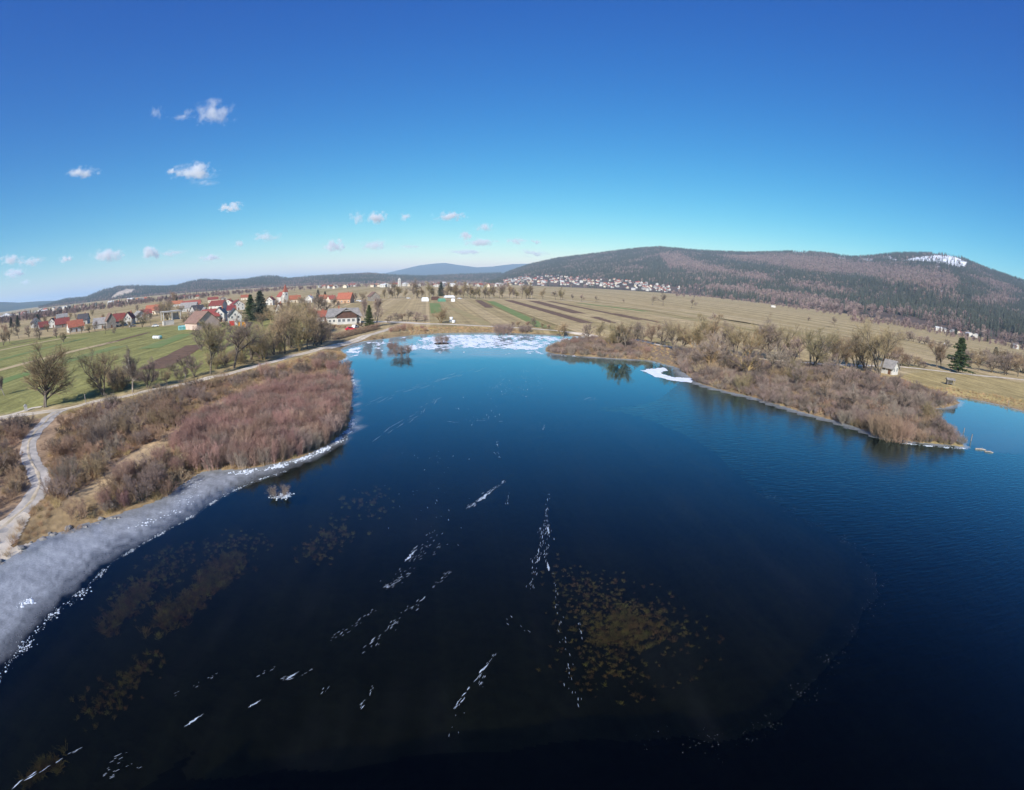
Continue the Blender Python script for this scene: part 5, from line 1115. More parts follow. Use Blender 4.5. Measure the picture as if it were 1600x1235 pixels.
# church with red spire
def church(px, py, tw, th, sh, label, roofc, nave=True, spire=True, nl=16):
    p = G(px, py, 1.0); az = math.atan2(p[0], p[1]); o = empty('church', (p[0], p[1], 0.8), -az + 0.5)
    a = tw / 2
    MB().box(-a, a, -a, a, -0.3, th).build('tower', W['white'], o)
    for s in (0, 1, 2, 3):
        c, sn_ = math.cos(s * math.pi / 2), math.sin(s * math.pi / 2)
        add_window(o, sn_ * (a + 0.01), -c * (a + 0.01), th - 3.4, s * math.pi / 2, 1.3, 1.6)
    sp = MB()
    if spire:
        b = a * 1.12; sp.add([(-b, -b, th), (b, -b, th), (b, b, th), (-b, b, th), (-b * .62, -b * .62, th + sh * .3), (b * .62, -b * .62, th + sh * .3), (b * .62, b * .62, th + sh * .3), (-b * .62, b * .62, th + sh * .3), (0, 0, th + sh)],
               [(3, 2, 1, 0), (0, 1, 5, 4), (1, 2, 6, 5), (2, 3, 7, 6), (3, 0, 4, 7), (4, 5, 8), (5, 6, 8), (6, 7, 8), (7, 4, 8)])
    else:
        b = a * 1.1; sp.add([(-b, -b, th), (b, -b, th), (b, b, th), (-b, b, th), (0, 0, th + sh)], [(3, 2, 1, 0), (0, 1, 4), (1, 2, 4), (2, 3, 4), (3, 0, 4)])
    s_ = sp.build('spire', RF[roofc], o); MB().box(-0.08, 0.08, -0.08, 0.08, th + sh - 0.3, th + sh + 1.6).box(-0.5, 0.5, -0.07, 0.07, th + sh + 0.8, th + sh + 0.98).build('cross', W['wood'], s_)
    if nave:
        MB().extrude([(-a - 2, -0.3), (a + 2, -0.3), (a + 2, 6), (0, 10.5), (-a - 2, 6)], a + 0.02, a + nl, 'y').build('nave', W['white'], o)
        r = MB(); r.extrude([(0, 10.6), (-a - 2.5, 5.7), (-a - 2.5, 5.95), (0, 10.9)][::-1], a + 0.05, a + nl + 0.4, 'y'); r.extrude([(0, 10.6), (a + 2.5, 5.7), (a + 2.5, 5.95), (0, 10.9)], a + 0.05, a + nl + 0.4, 'y'); r.build('nave_roof', RF['red'], o)
        for yy in (4, 8, 12): add_window(o, a + 2.01, a + yy, 2.4, math.pi / 2, 1.0, 1.8)
    return tag(o, label, 'church')
church(446, 473, 4.0, 10.5, 8.0, 'village church with white tower and pointed red spire', 'red', nl=9)
church(624, 448, 6.0, 19, 6, 'distant white church with square tower and red nave roof', 'white', nl=34)
# ------------------------------------------------------------------ far towns: small houses, one mesh each
gh = np.random.default_rng(91)
def small_house(w, d, h, rh, wall, roof, nm='house'):
    m = MB(); m.extrude([(-w / 2, -3), (w / 2, -3), (w / 2, h), (0, h + rh - .05), (-w / 2, h)], -d / 2, d / 2, 'y', 0)
    for s in (-1, 1):
        pr = [(0, h + rh), (s * (w / 2 + .6), h - .6 * rh / (w / 2)), (s * (w / 2 + .6), h - .6 * rh / (w / 2) + .3), (0, h + rh + .3)]
        m.extrude(pr if s > 0 else pr[::-1], -d / 2 - .5, d / 2 + .5, 'y', 1)
    for i in (-1, 1):
        for zz in ((1.0,) if h < 4 else (1.0, 3.8)):
            m.box(i * w / 4 - .6, i * w / 4 + .6, -d / 2 - .05, -d / 2 + .05, zz, zz + 1.4, 2); m.box(w / 2 - .05, w / 2 + .05, i * d / 4 - .6, i * d / 4 + .6, zz, zz + 1.4, 2); m.box(-w / 2 - .05, -w / 2 + .05, i * d / 4 - .6, i * d / 4 + .6, zz, zz + 1.4, 2)
    return m.mesh(nm, [W[wall], RF[roof], M['glass']])
SHV = [(small_house(9, 11, 5.4, 3.2, 'white', 'red'), 'white house with red roof'), (small_house(10, 10, 5.6, 2.8, 'white', 'grey'), 'white house with grey roof'), (small_house(9, 12, 5.2, 3.0, 'white', 'orange'), 'white house with orange roof'), (small_house(10, 9, 5.8, 2.6, 'cream', 'brown'), 'cream house with brown roof'), (small_house(12, 16, 6.5, 2.2, 'white', 'white'), 'white block with pale roof'), (small_house(9, 10, 5.0, 3.2, 'cream', 'red'), 'cream house with red roof')]
def settle(poly, n, mind, where, group, ridge=None, wts=(3, 2, 2, 1, 1, 1), scale=1.0):
    if ridge is not None:
        x, y, z, px, py, t = on_ridge(ridge, (az_of(np.array(float(min(p[0] for p in poly))), np.array(445.)), az_of(np.array(float(max(p[0] for p in poly))), np.array(455.))), 30000, (0.0, 0.4))
        k = inside(np.stack([px, py], -1), poly); Q = np.stack([x, y, z], -1)[k]
    else:
        pp = gh.uniform(np.min(poly, 0), np.max(poly, 0), (8000, 2)); pp = pp[inside(pp, poly)]; g_ = GP(pp, 1.0); Q = np.column_stack([g_, np.full(len(g_), 1.0)])
    ch = []
    for q in Q:
        if all(np.hypot(*(q[:2] - c[:2])) > mind for c in ch): ch.append(q)
        if len(ch) >= n: break
    w = np.array(wts) / sum(wts)
    for q in ch:
        i = gh.choice(6, p=w); o = link('house', SHV[i][0], None, tuple(q), gh.uniform(0, 6.28)); s = gh.uniform(0.85, 1.15) * scale; o.scale = (s, s, s); pxq, pyq = PX(q[0], q[1], q[2]); xs = [p_[0] for p_ in poly]; f_ = (float(pxq) - min(xs)) / (max(xs) - min(xs))
        zone = ['left end of', 'left half of', 'middle of', 'right half of', 'right end of'][min(4, max(0, int(f_ * 5)))]
        tag(o, 'small ' + SHV[i][1] + ', ' + zone + ' ' + where, 'house', group)
settle(TOWN, 215, 11.5, 'the mountain foot town', 'houses of the town at the mountain foot', MOUNTAIN, scale=0.9)
settle([(575, 447), (600, 444), (660, 444), (720, 445), (786, 444), (786, 449), (700, 449), (640, 449), (580, 450)], 40, 16, 'the far church town', 'houses round the far church')
settle([(480, 450), (510, 447.5), (560, 446), (560, 449), (500, 453)], 10, 22, 'the hamlet by the far church', 'houses left of the far church')
settle([(0, 496), (60, 488), (140, 478), (230, 469), (230, 471), (140, 481), (60, 492), (0, 501)], 45, 16, 'the hazy far settlement', 'houses of the hazy settlement', wts=(1, 2, 1, 1, 3, 1))
for (px, py, i, lab) in [(1466, 517, 4, 'long white farm building below the mountain'), (1475, 518.5, 1, 'small white house second in the row below the mountain'), (1488, 521, 1, 'white house with grey roof beside a dark conifer below the mountain'), (1499, 523, 5, 'cream house with red roof below the mountain'), (1514, 526, 4, 'white building near the end of the row below the mountain'), (1524, 528, 4, 'last white building of the row below the mountain'), (1586, 545, 1, 'single white house at the mountain foot near the edge'), (1208, 480.5, 4, 'low white shed alone at the mountain foot')]:
    p = G(px, py, 1.0); o = link('house', SHV[i][0], None, (p[0], p[1], 0.9), gh.uniform(0, 3)); o.scale = (0.62, 0.62, 0.42 if 'shed' in lab else 0.62); tag(o, lab, 'house')
for px, py, h in ((1493, 523, 9), (1530, 531, 9), (1542, 534, 8)): tree('spruce_b', px, py, h, 'dark conifer among the houses below the mountain', 'conifers below the mountain', wide=1.4)

# ------------------------------------------------------------------ small things
def at(px, py, z=1.0): p = G(px, py, z); return p, math.hypot(*p), math.atan2(p[0], p[1])
def paint(n, c): return surf(n, c, tuple(q * 0.9 for q in c), 1, rough=0.35, spec=0.5)
M['tyre'] = surf('tyre', (0.02, 0.02, 0.02)); M['chrome'] = surf('wheel_rim', (0.5, 0.5, 0.5), rough=0.3, metallic=0.8); M['lamp'] = surf('lamp_glass', (0.8, 0.8, 0.75), rough=0.2)
def car(px, py, rot, col, label):
    p, d, az = at(px, py); o = empty('parked_car', (p[0], p[1], zg(p)[0][0]), rot)
    b = MB(); b.extrude([(-2.1, 0.35), (2.05, 0.35), (2.1, 0.75), (1.1, 0.92), (-1.2, 0.98), (-2.1, 0.85)], -0.85, 0.85, 'y'); b.extrude([(-1.55, 0.9), (0.95, 0.9), (0.35, 1.42), (-1.1, 1.45)], -0.7, 0.7, 'y'); b.build('body', paint('car_paint', col), o)
    MB().extrude([(-1.3, 0.98), (0.72, 0.98), (0.28, 1.36), (-1.05, 1.38)], -0.715, 0.715, 'y').build('side_windows', M['glass'], o)
    MB().add([(0.99, -0.6, 0.96), (0.99, 0.6, 0.96), (0.42, 0.6, 1.4), (0.42, -0.6, 1.4)], [(0, 1, 2, 3)]).build('windscreen', M['glass'], o)
    for x in (-1.3, 1.3):
        for y in (-0.85, 0.85):
            w = MB().tube((x, y - 0.1, 0.33), (x, y + 0.1, 0.33), 0.33, 0.33, 12).build('wheel', M['tyre'], o); MB().tube((x, y - 0.11, 0.33), (x, y + 0.11, 0.33), 0.19, 0.19, 8).build('rim', M['chrome'], w)
    for y in (-0.6, 0.6): MB().box(2.04, 2.12, y - 0.17, y + 0.17, 0.62, 0.78).build('headlight', M['lamp'], o)
    tag(o, label, 'car')
car(548, 516.5, 0.6, (0.6, 0.03, 0.05), 'red car parked behind the long clipped hedge')
car(555, 513, 1.4, (0.75, 0.75, 0.75), 'white car parked behind the red car')
car(480, 519, 0.8, (0.6, 0.62, 0.65), 'pale grey car half hidden among the hedge trees')
car(243, 511, 0.5, (0.75, 0.75, 0.74), 'white car beside the white container in the village'); car(207, 511, 1.2, (0.3, 0.32, 0.36), 'dark grey car at the village houses'); car(560, 471, 0.2, (0.62, 0.64, 0.66), 'silver car near the large orange roofed house'); car(565, 472, 0.9, (0.75, 0.75, 0.75), 'white car near the large orange roofed house'); car(638, 467, 0.1, (0.7, 0.7, 0.7), 'pale car parked on the field road'); car(718, 467.6, 0.1, (0.6, 0.6, 0.62), 'pale car next to the white canopy')
# clipped hedge beside the road
def hedge(a, b, w, h, label):
    A_, B_ = GP([a, b]); d = B_ - A_; ln = np.linalg.norm(d); d /= ln; n = 9000; g = np.random.default_rng(8)
    s = g.uniform(0, ln, n); u = g.uniform(-0.5, 0.5, n) * w; v = g.uniform(0, 1, n) * h; e = 0.12 * wob(s, v * 3, 3, 2, 2)
    P = np.stack([A_[0] + d[0] * s - d[1] * (u + e), A_[1] + d[1] * s + d[0] * (u + e), 1.0 + v * (1 + 0.06 * wob(s, 0 * s, 4, 2, 1))], -1); D = unit(g.normal(size=(n, 3)) + np.array([0, 0, .4]))
    o = empty('clipped_hedge', (0, 0, 0)); m_ = fast_mesh('foliage', *tubes(P, P + D * g.uniform(.15, .4, n)[:, None], np.full(n, .025), np.full(n, .01), 3), [M['twig_brown']]); link('foliage', m_, o)
    st = np.arange(0, ln, 0.8); Q = np.stack([A_[0] + d[0] * st, A_[1] + d[1] * st, np.full(len(st), 0.8)], -1); link('stems', fast_mesh('stems', *tubes(Q, Q + np.array([0, 0, h * .8]), np.full(len(st), .05), np.full(len(st), .03), 4), [M['twig_dark']]), o)
    tag(o, label, 'hedge')
hedge((520, 532), (593, 514), 1.6, 2.1, 'long clipped brown hedge between house garden and road')
for px, py, s, lab in ((514, 511, .8, 'dark garden bush at the left corner of the grey roofed house'), (523, 511, .6, 'garden bush in front of the white wall of the grey roofed house'), (530, 513, .7, 'taller garden bush between the house and the clipped hedge'), (538, 513, .5, 'low garden bush beside the red car'), (563, 510, .8, 'dark garden bush between house and spruce'), (519, 515, .8, 'round garden bush near the end of the clipped hedge')):
    p_ = G(px, py, 1.0); o_ = link('garden_bush', SH['dark' if 'dark' in lab else 'brown'][0], None, (p_[0], p_[1], 0.95), px); o_.scale = (s, s, s); tag(o_, lab, 'bush')
# bales, canopies, sheds
M['film'] = surf('bale_film', (0.8, 0.81, 0.82), (0.7, 0.71, 0.72), 2, rough=0.35, spec=0.5); M['tarp'] = surf('green_tarp', (0.12, 0.3, 0.2), None, 1, rough=0.6); M['teal'] = surf('teal_tarp', (0.08, 0.36, 0.36), (0.3, 0.5, 0.5), 0.8, rough=0.5)
def bale(p, z, rot, label, group, r=0.62, ln=1.25, name='round_bale', mat='film', upright=False):
    m = MB(); k = 16
    prof = [(0.0, 0.0), (r * 0.85, 0.0), (r, 0.08), (r, ln - 0.08), (r * 0.85, ln), (0, ln)]
    V = []; F = []
    for i in range(k):
        a = 6.2832 * i / k
        for q, h in prof: V.append((q * math.cos(a), q * math.sin(a), h))
    n = len(prof)
    for i in range(k):
        for j in range(n - 1): F.append((i * n + j, ((i + 1) % k) * n + j, ((i + 1) % k) * n + j + 1, i * n + j + 1))
    m.add(V, F); me = m.mesh(name, M[mat], True); o = link(name, me, None, (p[0], p[1], z))
    if not upright: o.rotation_euler = (math.pi / 2, 0, rot); o.location = (p[0], p[1], z + r)
    tag(o, label, 'bale', group)
for i, (px, py, z, lab) in enumerate([(704, 504, 1.0, 'white wrapped bale at the left of the small stack by the path'), (708.5, 505, 1.0, 'white wrapped bale at the right of the small stack by the path'), (705, 504.5, 2.25, 'white wrapped bale on top of the small stack by the path')]):
    bale(G(px, py, 1.0), z, 0, lab, 'bales by the path', 0.75, 1.25, upright=True)
for i, (px, lab) in enumerate([(240.5, 'first white wrapped bale on the village lawn'), (244, 'second white wrapped bale on the village lawn'), (247.5, 'third white wrapped bale on the village lawn')]): bale(G(px, 530, 1.0), 1.0, 0.9, lab, 'bales on the village lawn', 0.7, 1.3)
bale(G(250.5, 529.5, 1.0), 1.0, 0.9, 'bluish wrapped bale at the end of the lawn row', 'bales on the village lawn', 0.7, 1.2, mat='teal')
def canopy(px, py, w, d, h, rh, cloth, label, legs=True, cat='canopy', yaw=0.2, name='canopy'):
    p, ds, az = at(px, py); o = empty(name, (p[0], p[1], 1.0), -az + yaw); X, Y = w / 2, d / 2
    m = MB(); m.add([(-X, -Y, h), (X, -Y, h), (X, Y, h), (-X, Y, h), (-X * .85, 0, h + rh), (X * .85, 0, h + rh), (-X, -Y, h - .35), (X, -Y, h - .35), (X, Y, h - .35), (-X, Y, h - .35)], [(0, 1, 5, 4), (2, 3, 4, 5), (1, 2, 5), (3, 0, 4), (0, 6, 7, 1), (1, 7, 8, 2), (2, 8, 9, 3), (3, 9, 6, 0)]); m.build('roof', cloth, o)
    if legs:
        for x in (-X + .1, X - .1):
            for y in (-Y + .1, Y - .1): MB().box(x - .06, x + .06, y - .06, y + .06, -.1, h).build('leg', M['frame'], o)
    else:
        MB().box(-X + .1, X - .1, -Y + .1, Y - .1, -.1, h - .4).build('wall', cloth, o)
    tag(o, label, cat)
canopy(702, 470, 9.5, 5, 3.2, 1.4, M['film'], 'white canopy on legs beside the roadside spruce'); canopy(664, 471, 6.0, 4, 1.6, 1.8, M['film'], 'white and green tent in the field by the road', False, 'tent', name='tent'); canopy(690, 471.5, 6.5, 4, 1.2, 1.5, M['tarp'], 'green tarpaulin covered stack next to the white canopy', False, 'tarpaulin', name='tarpaulin_stack'); canopy(707.5, 471.5, 3.0, 3, 1.2, 1.4, M['film'], 'small white tent at the foot of the white canopy', False, 'tent', name='tent')
canopy(680, 469, 7, 4, 2.4, 0.8, W['brown'], 'brown shed between the tent and the roadside spruce', False, 'shed', name='shed')
canopy(285, 515.5, 4.0, 2.6, 1.5, 0.6, M['teal'], 'teal tarpaulin over a stack beside the pinkish barn', False, 'tarpaulin', name='tarpaulin_stack')
def container(px, py, w, d, h, mat, label, yaw, name='container', cat='container'):
    p, ds, az = at(px, py); o = empty(name, (p[0], p[1], 1.0), -az + yaw)
    MB().box(-w / 2, w / 2, -d / 2, d / 2, 0, h).build('body', mat, o); MB().box(-w / 2 - .06, w / 2 + .06, -d / 2 - .06, d / 2 + .06, h + .002, h + .12).build('lid', W['grey'], o); MB().box(-w / 2 + .4, -w / 2 + 1.3, -d / 2 - .04, -d / 2 + .05, .1, min(2, h - .2)).build('door', W['grey'], o)
    tag(o, label, cat)
container(263, 508, 6.6, 2.4, 2.3, W['white'], 'long white container in front of the white frame building', 0.3)
container(379, 510, 3.6, 2.0, 2.2, surf('orange_crate', (0.65, 0.3, 0.04), None, 1), 'stack of orange-yellow crates beside the white house', 0.2, 'crate_stack', 'crates'); container(384.5, 511, 1.4, 1.4, 1.7, surf('orange_crate', (0.62, 0.25, 0.04), None, 1), 'single small orange crate at the end of the crate stack', 0.2, 'crate', 'crate')
# white frame building under construction
p, ds, az = at(268, 500); o = empty('frame_building', (p[0], p[1], 1.0), -az + 0.25)
for x in (-6.5, -0.5, 5.5):
    for y in (-4, 3): MB().box(x - .25, x + .25, y - .25, y + .25, -.1, 5.2).build('post', W['white'], o)
MB().box(-6.9, 5.9, -4.4, -3.7, 5.2, 5.8).build('beam', W['white'], o); MB().box(-6.9, 5.9, 2.7, 3.4, 5.2, 5.8).build('beam', W['white'], o); MB().box(0.4, 5.6, 1.0, 2.6, -.1, 4.4).build('back_wall', W['grey'], o); MB().box(-7.0, 6.0, -4.6, 3.6, 5.81, 5.95).build('roof', RF['white'], o)
tag(o, 'open white frame building with tall posts in the village', 'building')
# open wooden feeder hut on the meadow
p, ds, az = at(1484, 602); o = empty('wooden_shelter', (p[0], p[1], zg(p)[0][0]), -az + 0.35)
for x in (-1.1, 1.1):
    for y in (-.8, .8): MB().box(x - .07, x + .07, y - .07, y + .07, -.2, 1.5).build('post', W['wood'], o)
for i in range(4): MB().box(-1.15, 1.15, .82, .87, .1 + i * .34, .38 + i * .34).build('plank', W['wood'], o)
for i in range(3): MB().box(-1.2, -1.15, -.8, .8, .12 + i * .4, .42 + i * .4).build('plank', W['wood'], o)
m = MB(); m.extrude([(-1.15, 1.5), (0, 1.98), (0, 2.06), (-1.15, 1.58)], -1.5, 1.5, 'x'); m.extrude([(0, 1.98), (1.15, 1.5), (1.15, 1.58), (0, 2.06)], -1.5, 1.5, 'x'); m.build('roof', W['wood'], o)
MB().box(-1.0, 1.0, -.3, .3, .45, .55).build('table_top', W['wood'], o)
tag(o, 'small open wooden shelter standing alone on the meadow', 'shelter')
def stick(px, py, h, r, lab, cat, name, mat, zb=-.4, lean=(0, 0), group=None, z=1.0):
    p = G(px, py, z); zz = max(zg(p)[0][0], 0) if z == 0 else zg(p)[0][0]; o = MB().tube((0, 0, zb), (lean[0], lean[1], h), r, r * .85, 8).tube((lean[0], lean[1], h), (lean[0], lean[1], h + .06), r * 1.15, r * .9, 8).build(name, mat, None, (p[0], p[1], zz)); tag(o, lab, cat, group)
stick(1517, 689, 1.1, .11, 'weathered wooden post standing in the water off the point', 'post', 'wooden_post', W['wood'], -1, (.05, 0), z=0.0); stick(1506, 676, .8, .1, 'shorter wooden post in the ice behind the point', 'post', 'wooden_post', W['wood'], -1, (-.05, 0), z=0.0); stick(1576, 630, 1.4, .08, 'thin pale post on the meadow edge by the pond', 'post', 'wooden_post', W['wood'])
stick(72, 637, 2.2, .14, 'pale dead stem leaning beside the path at the junction', 'post', 'wooden_post', W['wood'], lean=(.2, .1)); stick(134, 630, 1.7, .07, 'thin pale post beside the path', 'post', 'wooden_post', M['bark_pale'])
def log(px, py, ln, r, rot, lab):
    p = G(px, py, 0); o = MB().tube((-ln / 2, 0, 0), (0, .05, .06), r, r * .95, 9).tube((0, .05, .06), (ln / 2, 0, 0), r * .95, r * .6, 9).tube((ln * .1, 0, .05), (ln * .22, .35, .3), r * .4, r * .2, 6).build('floating_log', M['bark_pale'], None, (p[0], p[1], .06), rot); tag(o, lab, 'log', 'logs off the point')
log(1532, 703, 2.4, .14, -.35, 'pale log lying in the water off the point'); log(1545, 707, 1.8, .11, -.5, 'smaller pale log beyond the first one off the point')
# white marker box by the junction, path marker posts, white shrine in the hedge, rail of the path
p, ds, az = at(41, 643); o = empty('marker_box', (p[0], p[1], zg(p)[0][0]), -az); MB().box(-.35, .35, -.25, .25, -.1, 1.0).build('box', W['white'], o); MB().extrude([(-.45, 1.0), (.45, 1.0), (0, 1.3)], -.32, .32, 'y').build('cap', W['grey'], o); tag(o, 'small white box beside the path junction', 'box')
p, ds, az = at(1475, 545); o = empty('wayside_shrine', (p[0], p[1], 1.0), -az); MB().box(-.8, .8, -.8, .8, -.1, 2.4).build('wall', W['white'], o); MB().add([(-1, -1, 2.4), (1, -1, 2.4), (1, 1, 2.4), (-1, 1, 2.4), (0, 0, 3.8)], [(3, 2, 1, 0), (0, 1, 4), (1, 2, 4), (2, 3, 4), (3, 0, 4)]).build('roof', RF['white'], o); MB().box(-.35, .35, -.84, -.7, .6, 1.8).build('niche', M['glass'], o); tag(o, 'tiny white wayside shrine in the field hedge', 'shrine')
# stones along the edge of the landing
gr = np.random.default_rng(17); M['stone'] = surf('stone', (0.34, 0.31, 0.28), (0.16, 0.15, 0.14), 3, bump=.5)
def rock_mesh(seed):
    g = np.random.default_rng(seed); import bmesh
    bm = bmesh.new(); bmesh.ops.create_icosphere(bm, subdivisions=2, radius=1.0)
    for v in bm.verts: v.co = v.co * (1 + .22 * math.sin(v.co.x * 3 + seed) * math.cos(v.co.y * 4 + seed * 2) + g.uniform(-.08, .08)); v.co.z *= .62
    me = bpy.data.meshes.new('stone'); bm.to_mesh(me); bm.free(); me.materials.append(M['stone']); return me
RK = [rock_mesh(i) for i in range(4)]
C = smooth_line(GP([(0, 878), (20, 868), (50, 851), (72, 840), (95, 832), (120, 826), (150, 816), (180, 808), (212, 797)], 0.2), 12)
for i in range(46):
    c = C[gr.integers(len(C))] + gr.normal(size=2) * .35; s = gr.uniform(.12, .38); o = link('shore_stone', RK[i % 4], None, (c[0], c[1], zg(c)[0][0] + s * .15), gr.uniform(0, 6)); o.scale = (s * 1.3, s, s); tag(o, 'dark stone along the edge between landing and frosted ice', 'stone', 'stones at the ice edge')
# ------------------------------------------------------------------ snow and ice lying on the lake
M['fleck'] = surf('frost_fleck', (0.55, 0.6, 0.66), (0.34, 0.4, 0.46), 3.0, rough=0.6)
M['crust'] = surf('ice_crust', (0.66, 0.69, 0.73), (0.45, 0.5, 0.56), 3.0, rough=0.6)
M['snow'] = surf('snow_ice', (0.82, 0.84, 0.87), (0.66, 0.72, 0.8), 0.8, rough=0.8, bump=.2)
def noise_sheet(name, polypx, st, fn, label, z=0.012, mat='snow'):
    poly = GP(polypx, 0.0); lo = poly.min(0); hi = poly.max(0); X, Y = np.meshgrid(np.arange(lo[0], hi[0], st[0]), np.arange(lo[1], hi[1], st[1])); P = np.stack([X.ravel(), Y.ravel()], -1)
    ny, nx = X.shape; I = np.arange(nx * ny).reshape(ny, nx); F = np.stack([I[:-1, :-1], I[:-1, 1:], I[1:, 1:], I[1:, :-1]], -1).reshape(-1, 4); c = P[F].mean(1)
    sd = sdist(c, poly); k = fn(c[:, 0], c[:, 1], -sd) > 0; k &= sdist(c, LAKE) < 0.3; F = F[k]; u, inv = np.unique(F, return_inverse=True)
    V = np.column_stack([P, z + .006 * np.abs(wob(P[:, 0], P[:, 1], 2, 2, 1))]); tag(link(name, fast_mesh(name, V[u], inv.reshape(F.shape), [M[mat]], smooth=True)), label, kind='stuff')
noise_sheet('snow_ice', [(610, 552), (640, 536), (650, 528), (700, 523.5), (760, 522.5), (850, 525), (900, 528), (940, 531), (900, 535), (870, 540), (852, 547), (800, 548), (740, 545), (700, 547), (660, 549)], (.22, .4), lambda x, y, d: .7 * wob(x * .8, y * .55, 9, 5, 3) + .75 * wob(x * .8, y * 1.1, 2.6, 3, 8) + .12 - sstep(3.5, 0, d) * .9 + .35 * wob(x, y, 40, 2, 6), 'broken white snow ice at the far end of the lake')
noise_sheet('snow_ice', [(1001, 579), (1016, 576), (1040, 574), (1045, 579), (1034, 583), (1050, 589), (1082, 591), (1082, 599), (1050, 595), (1022, 589)], (.18, .3), lambda x, y, d: d - .25 + .5 * wob(x, y, 4, 3, 4), 'white crescent of snow ice beside the wooded bank')
noise_sheet('snow_ice', [(530, 548), (550, 537), (600, 530), (640, 526), (630, 534), (600, 545), (575, 553), (550, 560)], (.25, .5), lambda x, y, d: wob(x * .9, y * .4, 7, 5, 9) - .35 - sstep(2, 0, d) * .6, 'thin scraps of white ice in the shallow corner near the road bend')
# crumbled white edge along the frost line and frosted clumps
def crumbs(name, line, n, spread, smin, smax, label, seed=0, z=.02, flat=.35):
    g = np.random.default_rng(seed); C = smooth_line(GP(line, 0.0), 14); s = np.concatenate([[0], np.cumsum(np.linalg.norm(np.diff(C, axis=0), axis=1))]); q = g.uniform(0, s[-1], n)
    q = q + 1.2 * np.sin(q * 1.7); P = np.stack([np.interp(q, s, C[:, 0]), np.interp(q, s, C[:, 1])], -1) + g.normal(size=(n, 2)) * spread
    sz = smin + (smax - smin) * g.uniform(0, 1, n) ** 3; k = 6; a = np.arange(k) * 6.2832 / k
    r = g.uniform(.6, 1.3, (n, k)); ring = np.stack([P[:, None, 0] + np.cos(a) * r * sz[:, None], P[:, None, 1] + np.sin(a) * r * sz[:, None], np.full((n, k), .004)], -1); top = np.stack([P[:, 0], P[:, 1], z + sz * flat], -1)[:, None]
    V = np.concatenate([ring, top], 1).reshape(-1, 3); b_ = (np.arange(n) * (k + 1))[:, None]; i = np.arange(k)[None]; F = np.stack([b_ + i, b_ + (i + 1) % k, np.broadcast_to(b_ + k, (n, k))], -1).reshape(-1, 3)
    tag(link(name, fast_mesh(name, V, F, [M['crust']])), label, kind='stuff')
crumbs('ice_crumbs', [(-40, 1092), (0, 1055), (35, 1014), (80, 964), (130, 925), (140, 915)], 420, .25, .012, .1, 'white ice crumbs along the edge of the frosted ice', 1)
crumbs('ice_crumbs', [(140, 915), (175, 880), (232, 846), (300, 807), (350, 775), (400, 752), (445, 737)], 520, .12, .015, .07, 'fine white rim of the frosted ice', 2)
crumbs('ice_crumbs', [(360, 740), (430, 730), (490, 710), (525, 690), (546, 668), (548, 655)], 1400, .34, .02, .17, 'white crusted ice along the willow thicket', 3, flat=.5)
crumbs('ice_crumbs', [(541, 640), (549, 617), (552, 600), (543, 578), (531, 567), (547, 557)], 260, .35, .05, .25, 'white crust along the bank where the lake narrows', 4)
crumbs('ice_crumbs', [(205, 825), (222, 820), (262, 803), (272, 800)], 90, .4, .02, .13, 'white frost lumps on the grey ice', 5); crumbs('ice_crumbs', [(30, 946), (38, 942), (46, 940)], 70, .22, .05, .22, 'white frost patch on the near grey ice', 6); crumbs('ice_crumbs', [(428, 775), (437, 777), (446, 775)], 260, .3, .03, .14, 'white frosted clump under the twig tuft', 7, flat=.8)
crumbs('ice_crumbs', [(1405, 692), (1440, 696), (1470, 699), (1508, 701)], 260, .2, .04, .16, 'pale frosted rim of the point', 8); crumbs('ice_crumbs', [(262, 745), (285, 742), (300, 760), (290, 790)], 200, .8, .02, .09, 'frosted hollow beside the willow thicket', 9)
crumbs('ice_crumbs', [(1180, 765), (1250, 808), (1320, 842), (1362, 888), (1368, 930), (1335, 985), (1275, 1060), (1210, 1125), (1130, 1158), (1000, 1152)], 320, .5, .004, .016, 'fine pale flecks along the curved edge of the ice sheet', 12)
# wind-blown streaks
def streak_mesh(lines, seed, wf=1.0):
    g = np.random.default_rng(seed); V = []; F = []
    for (x0, y0, x1, y1, n, size, spread) in lines:
        A_, B_ = GP([(x0, y0), (x1, y1)], 0.0); d = B_ - A_; L_ = np.linalg.norm(d); d = d / max(L_, .01); nn = np.array([-d[1], d[0]])
        for i in range(n):
            c = A_ + (B_ - A_) * g.uniform(0, 1) + nn * g.normal() * spread; ln = size * g.uniform(.15, .7) * (1.8 if g.uniform() < .12 else 1); w = ln * g.uniform(.012, .048) * wf
            dd = d + nn * g.normal() * .12; k = 5; o = len(V); up = []; lo = []
            for j in range(k):
                t = j / (k - 1) - .5; hw = w * (1 - (2 * t) ** 2) * g.uniform(.4, 1.3) + .004; b_ = c + dd * ln * t + nn * w * g.normal() * .5; up.append(b_ + nn * hw); lo.append(b_ - nn * hw)
            for q in up + lo[::-1]: V.append((q[0], q[1], .008 + .002 * g.uniform()))
            for j in range(k - 1): F.append((o + j, o + 2 * k - 1 - j, o + 2 * k - 2 - j, o + j + 1))
    return fast_mesh('ice_streak', np.array(V), np.array(F), [M['fleck']])
